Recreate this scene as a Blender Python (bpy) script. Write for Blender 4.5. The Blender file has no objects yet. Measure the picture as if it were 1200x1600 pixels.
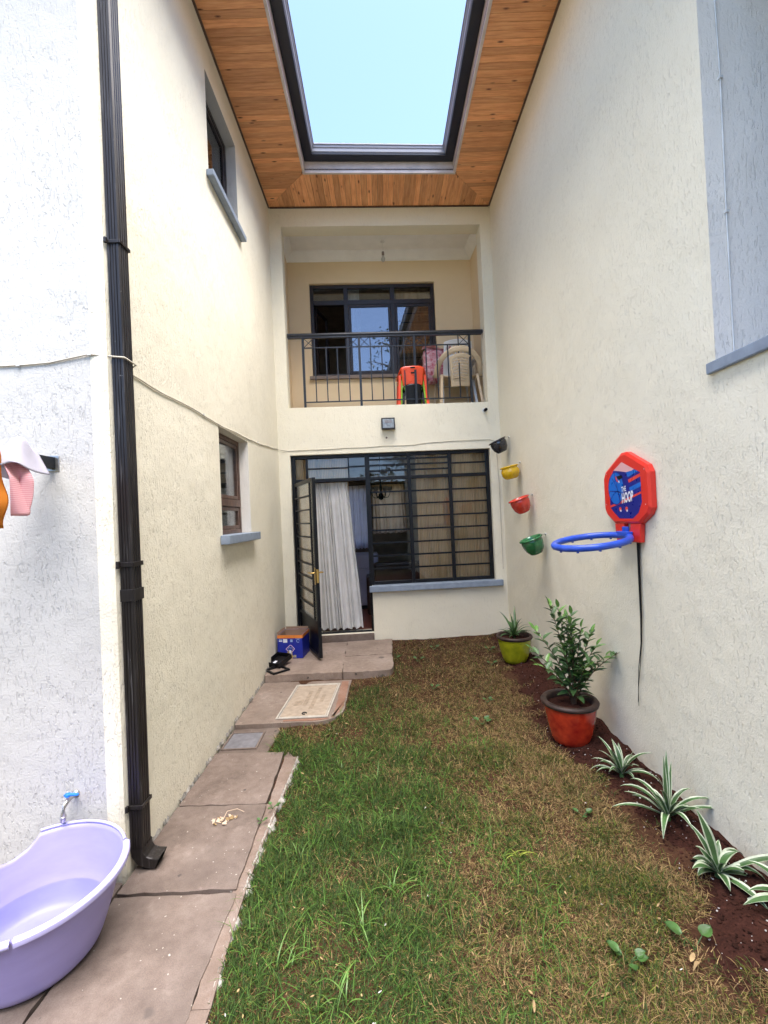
import bpy, math, random
import numpy as np
from mathutils import Vector, Matrix, noise as mnoise
random.seed(7); rng = np.random.default_rng(11)
R = math.radians
S = bpy.context.scene
COL = S.collection

# ------------------------------------------------------------------ camera
cam_d = bpy.data.cameras.new('camera'); cam = bpy.data.objects.new('camera', cam_d); COL.objects.link(cam)
roll, pitch, yaw = R(2.565), R(.617), R(.373)
fw = Vector((math.sin(yaw)*math.cos(pitch), math.cos(yaw)*math.cos(pitch), math.sin(pitch)))
r0 = Vector((math.cos(yaw), -math.sin(yaw), 0)); u0 = r0.cross(fw)
rt = math.cos(roll)*r0 - math.sin(roll)*u0; up = math.cos(roll)*u0 + math.sin(roll)*r0
cam.matrix_world = Matrix(((rt.x, up.x, -fw.x, 0), (rt.y, up.y, -fw.y, 0), (rt.z, up.z, -fw.z, 1.65), (0, 0, 0, 1)))
cam_d.sensor_fit = 'VERTICAL'; cam_d.sensor_height = 36; cam_d.lens = 700/1600*36
cam_d.clip_start = .05; cam_d.clip_end = 2000
S.camera = cam
# ------------------------------------------------------------------ sky and sun
SUN_EL, SUN_AZ = R(76), R(128)
W = bpy.data.worlds.new('World'); S.world = W; W.use_nodes = True
wn = W.node_tree; bg = wn.nodes['Background']
sky = wn.nodes.new('ShaderNodeTexSky'); sky.sky_type = 'NISHITA'; sky.sun_disc = False
sky.sun_elevation = SUN_EL; sky.sun_rotation = SUN_AZ
sky.air_density = .70; sky.dust_density = .5; sky.ozone_density = 2.0
wn.links.new(sky.outputs[0], bg.inputs[0]); bg.inputs[1].default_value = .05
sd = bpy.data.lights.new('sun', 'SUN'); sd.energy = 1.5; sd.angle = R(75); sd.color = (1, .96, .90)
so = bpy.data.objects.new('sun', sd); COL.objects.link(so)
sdir = Vector((math.sin(SUN_AZ)*math.cos(SUN_EL), math.cos(SUN_AZ)*math.cos(SUN_EL), math.sin(SUN_EL)))
so.rotation_euler = sdir.to_track_quat('Z', 'Y').to_euler(); so.location = sdir*40
vs = S.view_settings; vs.view_transform = 'Standard'; vs.look = 'None'; vs.exposure = 3.8; vs.gamma = 1
vs.use_curve_mapping = False
vs.use_white_balance = True; vs.white_balance_temperature = 6600; vs.white_balance_tint = 12

# ------------------------------------------------------------------ materials
def nodes(name):
    m = bpy.data.materials.new(name); m.use_nodes = True
    return m, m.node_tree, m.node_tree.nodes['Principled BSDF']
def N(t, k, **kw):
    n = t.nodes.new(k)
    for a, b in kw.items():
        if a in n.inputs.keys(): n.inputs[a].default_value = b
        else: setattr(n, a, b)
    return n
def coords(t, sc=(1, 1, 1), out='Object'):
    c = N(t, 'ShaderNodeTexCoord'); m = N(t, 'ShaderNodeMapping'); m.inputs['Scale'].default_value = sc
    t.links.new(c.outputs[out], m.inputs[0]); return m.outputs[0]
def ramp(t, src, stops):
    r = N(t, 'ShaderNodeValToRGB'); e = r.color_ramp.elements
    while len(e) > len(stops): e.remove(e[-1])
    while len(e) < len(stops): e.new(.5)
    for i, (p, c) in enumerate(stops):
        e[i].position = p; e[i].color = (*c, 1) if len(c) == 3 else c
    t.links.new(src, r.inputs[0]); return r.outputs[0]
def mixc(t, f, a, b, mode='MIX'):
    m = N(t, 'ShaderNodeMix', data_type='RGBA', blend_type=mode)
    for s, v in ((m.inputs[0], f), (m.inputs[6], a), (m.inputs[7], b)):
        if hasattr(v, 'is_linked') or hasattr(v, 'links'): t.links.new(v, s)
        elif isinstance(v, (int, float)): s.default_value = v
        else: s.default_value = (*v, 1) if len(v) == 3 else v
    return m.outputs[2]
def noise(t, vec, scale, detail=4, rough=.55):
    n = N(t, 'ShaderNodeTexNoise'); n.inputs['Scale'].default_value = scale
    n.inputs['Detail'].default_value = detail; n.inputs['Roughness'].default_value = rough
    t.links.new(vec, n.inputs['Vector']); return n.outputs['Fac']
def bump(t, p, h, strength, dist):
    b = N(t, 'ShaderNodeBump'); b.inputs['Strength'].default_value = strength; b.inputs['Distance'].default_value = dist
    t.links.new(h, b.inputs['Height'])
    if p.inputs['Normal'].links: t.links.new(p.inputs['Normal'].links[0].from_socket, b.inputs['Normal'])
    t.links.new(b.outputs[0], p.inputs['Normal'])
def mat(name, col, rough=.6, var=.12, vs=6, bs=0, bscale=60, bd=.002, metal=0, spec=.5, stretch=(1, 1, 1), col2=None, coat=0):
    m, t, p = nodes(name)
    v = coords(t, stretch)
    f = noise(t, v, vs)
    c2 = col2 or tuple(x*(1-2*var) for x in col); c1 = col if col2 else tuple(min(1, x*(1+var)) for x in col)
    t.links.new(ramp(t, f, [(.3, c2), (.7, c1)]), p.inputs['Base Color'])
    fr = noise(t, v, vs*4)
    mr = N(t, 'ShaderNodeMapRange'); mr.inputs[3].default_value = max(0, rough-.1); mr.inputs[4].default_value = min(1, rough+.1)
    t.links.new(fr, mr.inputs[0]); t.links.new(mr.outputs[0], p.inputs['Roughness'])
    p.inputs['Metallic'].default_value = metal; p.inputs['Specular IOR Level'].default_value = spec
    p.inputs['Coat Weight'].default_value = coat
    if bs: bump(t, p, noise(t, v, bscale), bs, bd)
    return m
def plaster(name, c1, c2, pit=(.62, .56, .44), smooth=False):
    """Rough-cast render: pitted, with short vertical drag marks."""
    m, t, p = nodes(name)
    v = coords(t, (1, 1, 1)); vv = coords(t, (1, 1, .22))
    big = noise(t, v, 1.3, 5); mid = noise(t, v, 9, 4)
    col = ramp(t, big, [(.3, c2), (.7, c1)])
    col = mixc(t, .25, col, ramp(t, mid, [(.35, c2), (.65, c1)]))
    if not smooth:
        vv = coords(t, (1, 1, .38))
        pits = noise(t, vv, 62, 3, .62)
        drag = noise(t, coords(t, (1, 1, .16)), 95, 2, .5)
        msk = noise(t, v, 3.1, 4)
        pm_ = ramp(t, pits, [(.33, (1, 1, 1)), (.42, (0, 0, 0))])
        pm2 = ramp(t, drag, [(.33, (1, 1, 1)), (.39, (0, 0, 0))])
        mk = ramp(t, msk, [(.36, (.30,)*3), (.62, (.9,)*3)])
        allp = mixc(t, 1.0, mixc(t, 1.0, pm_, pm2, 'LIGHTEN'), mk, 'MULTIPLY')
        col = mixc(t, mixc(t, 1., allp, (.42,)*3, 'MULTIPLY'), col, pit)
        bump(t, p, noise(t, v, 80, 4, .65), .5, .006)
        inv = N(t, 'ShaderNodeMath', operation='MULTIPLY'); inv.inputs[1].default_value = -1
        t.links.new(allp, inv.inputs[0]); bump(t, p, inv.outputs[0], .6, .005)
        bump(t, p, noise(t, v, 2.2, 3), .5, .04)
    else:
        bump(t, p, noise(t, v, 90, 3, .6), .2, .003); bump(t, p, mid, .3, .01)
    t.links.new(col, p.inputs['Base Color'])
    p.inputs['Roughness'].default_value = .78; p.inputs['Specular IOR Level'].default_value = .3
    return m
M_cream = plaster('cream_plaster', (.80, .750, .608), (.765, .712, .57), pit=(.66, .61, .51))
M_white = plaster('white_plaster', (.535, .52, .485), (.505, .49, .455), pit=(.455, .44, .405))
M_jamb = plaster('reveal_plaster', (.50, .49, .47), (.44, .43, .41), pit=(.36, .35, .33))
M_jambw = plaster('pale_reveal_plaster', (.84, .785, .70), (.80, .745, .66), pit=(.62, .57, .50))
M_tan = plaster('tan_plaster', (.76, .60, .39), (.71, .55, .345), smooth=True)
M_ceil = mat('ceiling_white', (.85, .84, .82), .7, .03)
M_sill = mat('grey_sill_paint', (.235, .285, .36), .5, .10, 14, .2, 90)
M_sillb = mat('brown_sill', (.20, .15, .12), .6)
M_black = mat('black_steel_paint', (.0055, .0065, .010), .42, .3, 20, .15, 120, .001, spec=.3)
M_rail = mat('charcoal_rail_paint', (.010, .013, .020), .4, .25, 20, .1, 150, .001)
M_brown = mat('dark_brown_frame', (.016, .008, .007), .4, .3, 18)
M_brown2 = mat('brown_frame', (.11, .060, .042), .4, .25, 18)
M_gut = mat('gutter_charcoal', (.012, .014, .026), .4, .02, .3)
M_gut_sheen = mat('gutter_face_sheen', (.24, .25, .29), .35, .03, .3)  # same gutter, sky reflection on its face painted in as paler grey
M_fascia = mat('fascia_pinkish_white', (.62, .54, .51), .5, .10, 7, .1, 60)
M_roof = mat('roof_tile', (.16, .06, .04), .7, .2, 5)
def pipemat():
    m, t, p = nodes('downpipe_brown')
    v = coords(t, (1, 1, .05)); f = noise(t, v, 90, 4)
    c = ramp(t, f, [(.35, (.010, .008, .0075)), (.60, (.019, .016, .015)), (.82, (.10, .095, .095))])
    g = noise(t, coords(t), 60, 2); gm = ramp(t, g, [(.72, (0, 0, 0)), (.76, (1, 1, 1))])
    g2 = noise(t, coords(t), 3.5, 2); g2m = ramp(t, g2, [(.55, (0, 0, 0)), (.68, (.8, .8, .8))])
    t.links.new(mixc(t, mixc(t, 1., gm, g2m, 'MULTIPLY'), c, (.55, .55, .52)), p.inputs['Base Color'])
    p.inputs['Roughness'].default_value = .38; p.inputs['Specular IOR Level'].default_value = .35; return m
M_pipe = pipemat()
def woodmat():
    m, t, p = nodes('soffit_timber')
    oi = N(t, 'ShaderNodeObjectInfo')
    at = N(t, 'ShaderNodeAttribute'); at.attribute_name = 'grain'
    add = N(t, 'ShaderNodeVectorMath', operation='ADD')
    sc = N(t, 'ShaderNodeMath', operation='MULTIPLY'); sc.inputs[1].default_value = 37.
    t.links.new(oi.outputs['Random'], sc.inputs[0])
    t.links.new(at.outputs['Vector'], add.inputs[0]); t.links.new(sc.outputs[0], add.inputs[1])
    mp = N(t, 'ShaderNodeMapping'); mp.inputs['Scale'].default_value = (2.2, 26, 1); t.links.new(add.outputs[0], mp.inputs[0])
    g = noise(t, mp.outputs[0], 2.2, 6, .6)
    c = ramp(t, g, [(.25, (.55, .215, .085)), (.55, (.78, .37, .165)), (.8, (.87, .51, .265))])
    hs = N(t, 'ShaderNodeHueSaturation'); mr = N(t, 'ShaderNodeMapRange'); mr.inputs[3].default_value = .76; mr.inputs[4].default_value = 1.2
    t.links.new(oi.outputs['Random'], mr.inputs[0]); t.links.new(mr.outputs[0], hs.inputs['Value']); t.links.new(c, hs.inputs['Color'])
    mp2 = N(t, 'ShaderNodeMapping'); mp2.inputs['Scale'].default_value = (5.5, 16, 1); t.links.new(add.outputs[0], mp2.inputs[0])
    vo = N(t, 'ShaderNodeTexVoronoi'); vo.inputs['Scale'].default_value = 1.; t.links.new(mp2.outputs[0], vo.inputs['Vector'])
    kn = ramp(t, vo.outputs['Distance'], [(.06, (1, 1, 1)), (.20, (0, 0, 0))])
    sp = N(t, 'ShaderNodeSeparateColor'); t.links.new(vo.outputs['Color'], sp.inputs[0])
    th = N(t, 'ShaderNodeMath', operation='GREATER_THAN'); th.inputs[1].default_value = .48; t.links.new(sp.outputs[0], th.inputs[0])
    km = N(t, 'ShaderNodeMath', operation='MULTIPLY'); t.links.new(kn, km.inputs[0]); t.links.new(th.outputs[0], km.inputs[1])
    t.links.new(mixc(t, km.outputs[0], hs.outputs[0], (.10, .025, .012)), p.inputs['Base Color'])
    p.inputs['Roughness'].default_value = .42; p.inputs['Specular IOR Level'].default_value = .4
    bump(t, p, g, .15, .002); return m
M_wood = woodmat()
def concmat(name, a, b, c3):
    m, t, p = nodes(name)
    v = coords(t); n1 = noise(t, v, 3.2, 6, .6); n2 = noise(t, v, 24, 4)
    c = ramp(t, n1, [(.30, a), (.52, b), (.72, c3)])
    c = mixc(t, .35, c, ramp(t, n2, [(.3, a), (.7, c3)]))
    oi = N(t, 'ShaderNodeObjectInfo'); hs = N(t, 'ShaderNodeHueSaturation'); mr = N(t, 'ShaderNodeMapRange')
    mr.inputs[3].default_value = .88; mr.inputs[4].default_value = 1.10
    t.links.new(oi.outputs['Random'], mr.inputs[0]); t.links.new(mr.outputs[0], hs.inputs['Value']); t.links.new(c, hs.inputs['Color'])
    c = hs.outputs[0]
    fine = noise(t, v, 210, 3, .7); c = mixc(t, .38, c, mixc(t, 1., c, ramp(t, fine, [(.32, (.45,)*3), (.5, (1, 1, 1)), (.70, (1.6, 1.55, 1.45))]), 'MULTIPLY'))
    st = noise(t, v, 1.7, 3); c = mixc(t, ramp(t, st, [(.52, (0, 0, 0)), (.70, (.55,)*3)]), c, tuple(x*.62 for x in b))
    st2 = noise(t, v, 6.3, 6, .7); c = mixc(t, ramp(t, st2, [(.60, (0, 0, 0)), (.78, (.6,)*3)]), c, tuple(min(1, x*1.5) for x in c3))
    nz = N(t, 'ShaderNodeTexNoise'); nz.inputs['Scale'].default_value = 40; t.links.new(v, nz.inputs['Vector'])
    wv = N(t, 'ShaderNodeVectorMath', operation='MULTIPLY_ADD'); wv.inputs[1].default_value = (.022,)*3; t.links.new(nz.outputs['Color'], wv.inputs[0]); t.links.new(v, wv.inputs[2])
    for sc, th, cc, th2 in ((16, .10, (.46, .43, .38), .66), (10, .15, (.045, .037, .033), .74), (38, .15, (.40, .36, .31), .66), (5, .20, (.085, .066, .056), .62)):
        vo = N(t, 'ShaderNodeTexVoronoi'); vo.inputs['Scale'].default_value = sc; t.links.new(wv.outputs[0], vo.inputs['Vector'])
        sp = N(t, 'ShaderNodeSeparateColor'); t.links.new(vo.outputs['Color'], sp.inputs[0])
        dd = N(t, 'ShaderNodeMath', operation='MULTIPLY_ADD'); dd.inputs[1].default_value = th*.55; t.links.new(sp.outputs[1], dd.inputs[0]); t.links.new(vo.outputs['Distance'], dd.inputs[2])
        k = ramp(t, dd.outputs[0], [(th*.75, (.85,)*3), (th*1.05, (0, 0, 0))])
        g = N(t, 'ShaderNodeMath', operation='GREATER_THAN'); g.inputs[1].default_value = th2; t.links.new(sp.outputs[0], g.inputs[0])
        kk = N(t, 'ShaderNodeMath', operation='MULTIPLY'); t.links.new(k, kk.inputs[0]); t.links.new(g.outputs[0], kk.inputs[1])
        c = mixc(t, kk.outputs[0], c, cc)
    t.links.new(c, p.inputs['Base Color']); p.inputs['Roughness'].default_value = .72
    bump(t, p, n2, .4, .006); bump(t, p, noise(t, v, 150, 3), .5, .002); return m
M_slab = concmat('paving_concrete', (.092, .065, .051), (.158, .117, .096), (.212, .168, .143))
M_slab_lit = concmat('landing_concrete_lit', (.165, .118, .090), (.255, .192, .155), (.33, .265, .225))  # same concrete as the path, colour lightened to offset light falloff
M_kerb = concmat('kerb_concrete', (.13, .090, .068), (.185, .130, .100), (.235, .19, .165))
M_mortar = mat('pale_mortar', (.36, .335, .30), .8, .3, 30, .4, 60)
M_rust = concmat('reddish_concrete', (.22, .10, .06), (.28, .145, .095), (.32, .20, .15))
M_cover = mat('pale_cover', (.37, .295, .225), .7, .12, 22, .3, 70)
M_covlip = mat('cover_lip', (.50, .46, .40), .6, .1, 20)
M_grey = mat('grey_cover', (.17, .165, .18), .7, .15, 20, .3, 70)
M_fadedlet = mat('worn_relief', (.315, .245, .18), .8, .15, 30)
def attrmat(name, attr, rough=.6, transl=0., spec=.3):
    m, t, p = nodes(name); a = N(t, 'ShaderNodeAttribute'); a.attribute_name = attr
    t.links.new(a.outputs['Color'], p.inputs['Base Color']); p.inputs['Roughness'].default_value = rough
    p.inputs['Specular IOR Level'].default_value = spec
    if transl:
        tr = N(t, 'ShaderNodeBsdfTranslucent'); t.links.new(a.outputs['Color'], tr.inputs[0])
        mx = N(t, 'ShaderNodeMixShader'); mx.inputs[0].default_value = transl
        o = t.nodes['Material Output']; t.links.new(p.outputs[0], mx.inputs[1]); t.links.new(tr.outputs[0], mx.inputs[2]); t.links.new(mx.outputs[0], o.inputs[0])
    return m
M_grass = attrmat('grass_blades', 'tint', .6, .25, .2)
def soilmat(name, a, b, c3):
    m, t, p = nodes(name); v = coords(t); n1 = noise(t, v, 4, 5); n2 = noise(t, v, 55, 5, .65)
    c = mixc(t, .5, ramp(t, n1, [(.3, a), (.7, b)]), ramp(t, n2, [(.3, a), (.55, b), (.8, c3)]))
    t.links.new(c, p.inputs['Base Color']); p.inputs['Roughness'].default_value = .95; p.inputs['Specular IOR Level'].default_value = .1
    bump(t, p, n2, .8, .012); return m
M_soil = soilmat('lawn_soil', (.035, .016, .009), (.080, .038, .021), (.13, .070, .040))
M_bed = soilmat('dark_red_soil', (.020, .0080, .006), (.052, .019, .013), (.095, .038, .027))
M_ground = soilmat('open_ground', (.07, .07, .03), (.11, .10, .05), (.16, .13, .08))
M_clod = mat('soil_clod', (.046, .018, .012), .95, .4, 8, spec=.1)
M_speck = mat('white_speck', (.52, .49, .46), .8)
def glassmat(name, tint=(.97, .985, .98), rough=0., base=.0):
    m, t, p = nodes(name)
    tr = N(t, 'ShaderNodeBsdfTransparent'); tr.inputs[0].default_value = (*tint, 1)
    gl = N(t, 'ShaderNodeBsdfGlossy'); gl.inputs['Roughness'].default_value = rough; gl.inputs[0].default_value = (.95, .97, 1, 1)
    fr = N(t, 'ShaderNodeFresnel'); fr.inputs[0].default_value = 1.5
    ad = N(t, 'ShaderNodeMath', operation='MULTIPLY_ADD'); ad.inputs[1].default_value = .75; ad.inputs[2].default_value = base; ad.use_clamp = True
    t.links.new(fr.outputs[0], ad.inputs[0])
    mx = N(t, 'ShaderNodeMixShader'); t.links.new(ad.outputs[0], mx.inputs[0]); t.links.new(tr.outputs[0], mx.inputs[1]); t.links.new(gl.outputs[0], mx.inputs[2])
    t.links.new(mx.outputs[0], t.nodes['Material Output'].inputs[0]); return m
M_glass = glassmat('window_glass'); M_glass2 = glassmat('tinted_glass', (.55, .58, .60), 0, .12)
M_water = glassmat('water_surface', (.86, .90, .97), .02, .02)
def clothmat(name, col, col2=None, transl=.35, stripes=None, vs=5):
    m, t, p = nodes(name); v = coords(t)
    c = ramp(t, noise(t, v, vs), [(.3, col2 or tuple(x*.85 for x in col)), (.7, col)])
    if stripes:
        wv = N(t, 'ShaderNodeTexWave'); wv.bands_direction = stripes[2] if len(stripes) > 2 else 'Z'; wv.inputs['Scale'].default_value = stripes[0]; wv.inputs['Distortion'].default_value = 1.
        t.links.new(v, wv.inputs['Vector']); c = mixc(t, ramp(t, wv.outputs['Fac'], [(.35, (0, 0, 0)), (.6, (1, 1, 1))]), c, stripes[1])
    t.links.new(c, p.inputs['Base Color']); p.inputs['Roughness'].default_value = .9; p.inputs['Specular IOR Level'].default_value = .1
    bump(t, p, noise(t, v, 220, 2), .2, .001)
    tr = N(t, 'ShaderNodeBsdfTranslucent'); t.links.new(c, tr.inputs[0]); mx = N(t, 'ShaderNodeMixShader'); mx.inputs[0].default_value = transl
    t.links.new(p.outputs[0], mx.inputs[1]); t.links.new(tr.outputs[0], mx.inputs[2]); t.links.new(mx.outputs[0], t.nodes['Material Output'].inputs[0]); return m
M_cwhite = clothmat('white_curtain', (.90, .90, .90))
M_cbeige = clothmat('beige_curtain', (.78, .52, .29), (.68, .44, .23), .3, (14, (.60, .40, .21), 'X'))
M_csheer = clothmat('lilac_sheer', (.70, .64, .74), None, .6)
M_corange = clothmat('peach_sheer', (.75, .52, .36), None, .6)
M_orange = clothmat('orange_cloth', (.62, .22, .035), (.52, .16, .02), .2)
M_pink = clothmat('pink_cloth', (.80, .38, .42), (.74, .32, .37), .2, (38, (.86, .52, .55)))
M_lil = clothmat('pale_lilac_cloth', (.55, .53, .61), None, .2)
M_bundle = clothmat('red_white_print', (.75, .60, .64), (.48, .05, .10), .1, None, 22)
M_tub = mat('lilac_plastic', (.335, .308, .62), .38, .06, 3, .25, 9, .004, spec=.45, stretch=(1, 1, 3), col2=(.275, .25, .53))
M_tublip = mat('pale_lilac_plastic', (.42, .40, .68), .35, .05, 9)
M_red = mat('red_plastic', (.72, .032, .020), .34, .02, 2)
M_blue = mat('blue_plastic', (.022, .085, .52), .35, .12, 12, .3, 60, .002)
M_hred = mat('chair_red', (.78, .075, .022), .3, .05); M_hgreen = mat('chair_green', (.22, .50, .03), .35, .08)
M_dark = mat('black_plastic', (.006, .006, .008), .42, .2, 12, spec=.3); M_beigep = mat('beige_plastic', (.60, .46, .30), .42, .08, 8)
M_whitep = mat('white_plastic', (.74, .75, .77), .4, .05)
def glaze(name, c, c2):
    return mat(name, c, .16, .1, 16, .35, 40, .003, spec=.6, col2=c2, coat=.3)
M_gred = glaze('red_glaze', (.56, .045, .015), (.30, .014, .008)); M_glime = glaze('lime_glaze', (.36, .38, .012), (.24, .27, .010))
M_gblk = glaze('black_glaze', (.035, .035, .045), (.010, .010, .014)); M_gyel = glaze('yellow_glaze', (.72, .46, .008), (.58, .34, .006))
M_gred2 = glaze('scarlet_glaze', (.66, .055, .03), (.50, .030, .02)); M_ggrn = glaze('green_glaze', (.018, .17, .055), (.010, .10, .03))
M_rim = mat('dark_rim', (.040, .020, .014), .6, .3, 25, .2, 60)
M_stem = mat('stem_brown', (.11, .06, .03), .7); M_leaf = mat('shrub_leaf', (.062, .135, .040), .45, .25, 9, spec=.5); M_leaf2 = mat('young_leaf', (.11, .24, .045), .35, .2, 9)
M_lg = mat('leaf_green', (.060, .135, .040), .4, .25, 14, spec=.5); M_lw = mat('leaf_cream', (.54, .60, .43), .45, .25, 16)
M_bark = mat('bark', (.12, .08, .05), .9); M_tree = mat('tree_leaf', (.03, .06, .02), .5, .3)
M_blue2 = mat('box_blue', (.010, .022, .30), .45, .08, 20); M_ora = mat('box_orange', (.72, .22, .04), .5, .1); M_card = mat('cardboard', (.30, .19, .13), .8, .12)
M_print = mat('print_white', (.72, .74, .82), .5); M_printp = mat('print_pink', (.70, .50, .66), .5); M_printy = mat('print_yellow', (.75, .66, .22), .5)
M_tape = mat('brown_tape', (.40, .27, .11), .3, .2, 30)
M_brass = mat('brass', (.62, .42, .14), .3, .15, metal=.9); M_chrome = mat('chrome', (.55, .53, .50), .3, .2, 30, metal=.9)
M_tap = mat('tap_blue', (.012, .16, .62), .35); M_cab = mat('cable_grey', (.52, .47, .38), .6); M_cabw = mat('cable_white', (.66, .66, .64), .6)
M_lens = mat('lamp_lens', (.22, .25, .27), .15, .2, 30); M_room = mat('room_wall', (.32, .25, .18), .8); M_floor = mat('room_floor', (.12, .035, .02), .35)
M_appl = mat('lilac_white_appliance', (.50, .48, .60), .4, .04); M_furn = mat('dark_wood', (.04, .018, .012), .4)
M_navy = mat('sticker_navy', (.012, .018, .22), .3, .05); M_sblue = mat('sticker_blue', (.010, .14, .55), .3, .05); M_spink = mat('sticker_pink', (.78, .42, .42), .3, .05)
M_swhite = mat('sticker_white', (.80, .80, .84), .3, .02); M_sred = mat('sticker_red', (.72, .06, .04), .3, .02)
M_bulb = mat('bulb_glass', (.50, .48, .44), .1); M_scrap = mat('scrap_pale', (.56, .42, .30), .7); M_straw = mat('dry_leaf', (.36, .24, .11), .8, .25, 20); M_weed = mat('weed_green', (.055, .135, .028), .45, .25, 12); M_tuft = mat('tuft_green', (.10, .20, .030), .45, .25, 12)

# ------------------------------------------------------------------ mesh helpers
class G:
    def __init__(s): s.v = []; s.f = []; s.m = []; s.sm = []
    def add(s, vs_, fs, mi=0, smooth=False):
        b = len(s.v); s.v += [tuple(x) for x in vs_]
        for f in fs: s.f.append([b+i for i in f]); s.m.append(mi); s.sm.append(smooth)
        return s
    def quad(s, a, b, c, d, mi=0): return s.add([a, b, c, d], [(0, 1, 2, 3)], mi)
    def box(s, x0, x1, y0, y1, z0, z1, P=None, mi=0):
        c = [(x, y, z) for z in (z0, z1) for y in (y0, y1) for x in (x0, x1)]
        if P: c = [P(*q) for q in c]
        return s.add(c, [(0, 2, 3, 1), (4, 5, 7, 6), (0, 1, 5, 4), (2, 6, 7, 3), (0, 4, 6, 2), (1, 3, 7, 5)], mi)
    def bar(s, a, b, w, h=None, mi=0, upv=(0, 0, 1)):
        a, b = Vector(a), Vector(b); h = h or w; d = (b-a).normalized(); u = Vector(upv)
        if abs(d.dot(u)) > .95: u = Vector((0, 1, 0))
        x = d.cross(u).normalized(); y = x.cross(d)
        c = [p + x*sx*w/2 + y*sy*h/2 for p in (a, b) for sx, sy in ((-1, -1), (1, -1), (1, 1), (-1, 1))]
        return s.add(c, [(3, 2, 1, 0), (4, 5, 6, 7), (0, 1, 5, 4), (1, 2, 6, 5), (2, 3, 7, 6), (3, 0, 4, 7)], mi)
    def tube(s, pts, r, n=8, mi=0, closed=False, cap=True):
        pts = [Vector(p) for p in pts]; k = len(pts); rs = r if isinstance(r, (list, tuple)) else [r]*k
        vs_ = []; up_ = Vector((.13, .31, .94)).normalized()
        for i, p in enumerate(pts):
            a = pts[(i-1) % k] if closed or i else p; b = pts[(i+1) % k] if closed or i < k-1 else p
            d = (b-a).normalized() if (b-a).length > 1e-9 else Vector((0, 0, 1))
            x = d.cross(up_)
            if x.length < .15: x = d.cross(Vector((1, 0, 0)))
            x.normalize(); y = x.cross(d)
            vs_ += [p + (x*math.cos(2*math.pi*j/n) + y*math.sin(2*math.pi*j/n))*rs[i] for j in range(n)]
        fs = []
        for i in range(k if closed else k-1):
            i2 = (i+1) % k
            fs += [(i*n+j, i*n+(j+1) % n, i2*n+(j+1) % n, i2*n+j) for j in range(n)]
        s.add(vs_, fs, mi, True)
        if cap and not closed: s.add(vs_[:n], [tuple(range(n))[::-1]], mi); s.add(vs_[-n:], [tuple(range(n))], mi)
        return s
    def lathe(s, prof, n=40, c=(0, 0, 0), mi=0, T=None, mis=None):
        vs_ = [(c[0]+r*math.cos(2*math.pi*j/n), c[1]+r*math.sin(2*math.pi*j/n), c[2]+z) for r, z in prof for j in range(n)]
        if T: vs_ = [T @ Vector(q) for q in vs_]
        b = len(s.v); s.v += [tuple(q) for q in vs_]
        for i in range(len(prof)-1):
            for j in range(n):
                s.f.append([b+i*n+j, b+i*n+(j+1) % n, b+(i+1)*n+(j+1) % n, b+(i+1)*n+j]); s.m.append(mis[i] if mis else mi); s.sm.append(True)
        return s
    def prism(s, outl, P, d0, d1, mi=0, mi_side=None):
        n = len(outl); a = [P(x, y, d0) for x, y in outl]; b = [P(x, y, d1) for x, y in outl]
        s.add(a+b, [tuple(range(n))[::-1], tuple(range(n, 2*n))], mi)
        s.add(a+b, [(i, (i+1) % n, n+(i+1) % n, n+i) for i in range(n)], mi if mi_side is None else mi_side); return s
    def grid(s, fn, nu, nv, mi=0, smooth=True):
        vs_ = [fn(i/nu, j/nv) for j in range(nv+1) for i in range(nu+1)]
        return s.add(vs_, [(j*(nu+1)+i, j*(nu+1)+i+1, (j+1)*(nu+1)+i+1, (j+1)*(nu+1)+i) for j in range(nv) for i in range(nu)], mi, smooth)
    def mesh(s, name, mats):
        me = bpy.data.meshes.new(name); me.from_pydata(s.v, [], s.f)
        for m in (mats if isinstance(mats, (list, tuple)) else [mats]): me.materials.append(m)
        me.polygons.foreach_set('material_index', s.m); me.polygons.foreach_set('use_smooth', s.sm); me.update(); return me
def fixn(me):
    import bmesh
    b = bmesh.new(); b.from_mesh(me); bmesh.ops.recalc_face_normals(b, faces=b.faces); b.to_mesh(me); b.free()
def put(name, g, mats, parent=None, bevel=0, loc=None, weld=False, fix=True):
    me = g.mesh(name, mats) if isinstance(g, G) else g
    if weld:
        import bmesh
        b = bmesh.new(); b.from_mesh(me); bmesh.ops.remove_doubles(b, verts=b.verts, dist=1e-5); b.to_mesh(me); b.free()
    if fix and isinstance(g, G): fixn(me)
    o = bpy.data.objects.new(name, me); COL.objects.link(o)
    if parent: o.parent = parent
    if loc: o.location = loc
    if bevel:
        md = o.modifiers.new('bevel', 'BEVEL'); md.width = bevel; md.segments = 2; md.limit_method = 'ANGLE'; md.angle_limit = R(40); md.harden_normals = False
    return o
def tag(o, label, cat, group=None):
    o['label'] = label; o['category'] = cat
    if group: o['group'] = group
    return o
def thing(name, label, cat, loc=(0, 0, 0), rz=0, group=None):
    o = bpy.data.objects.new(name, None); COL.objects.link(o); o.location = loc; o.rotation_euler = (0, 0, rz); o.empty_display_size = .1
    return tag(o, label, cat, group)
def struct(name, g, mats, **k):
    o = put(name, g, mats, **k); o['kind'] = 'structure'; return o
def copy_thing(o, loc=None, rz=None):
    c = o.copy(); COL.objects.link(c)
    if loc: c.location = loc
    if rz is not None: c.rotation_euler = (0, 0, rz)
    for ch in o.children:
        d = ch.copy(); COL.objects.link(d); d.parent = c
        for e in ch.children:
            k = e.copy(); COL.objects.link(k); k.parent = d
    return c

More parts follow.
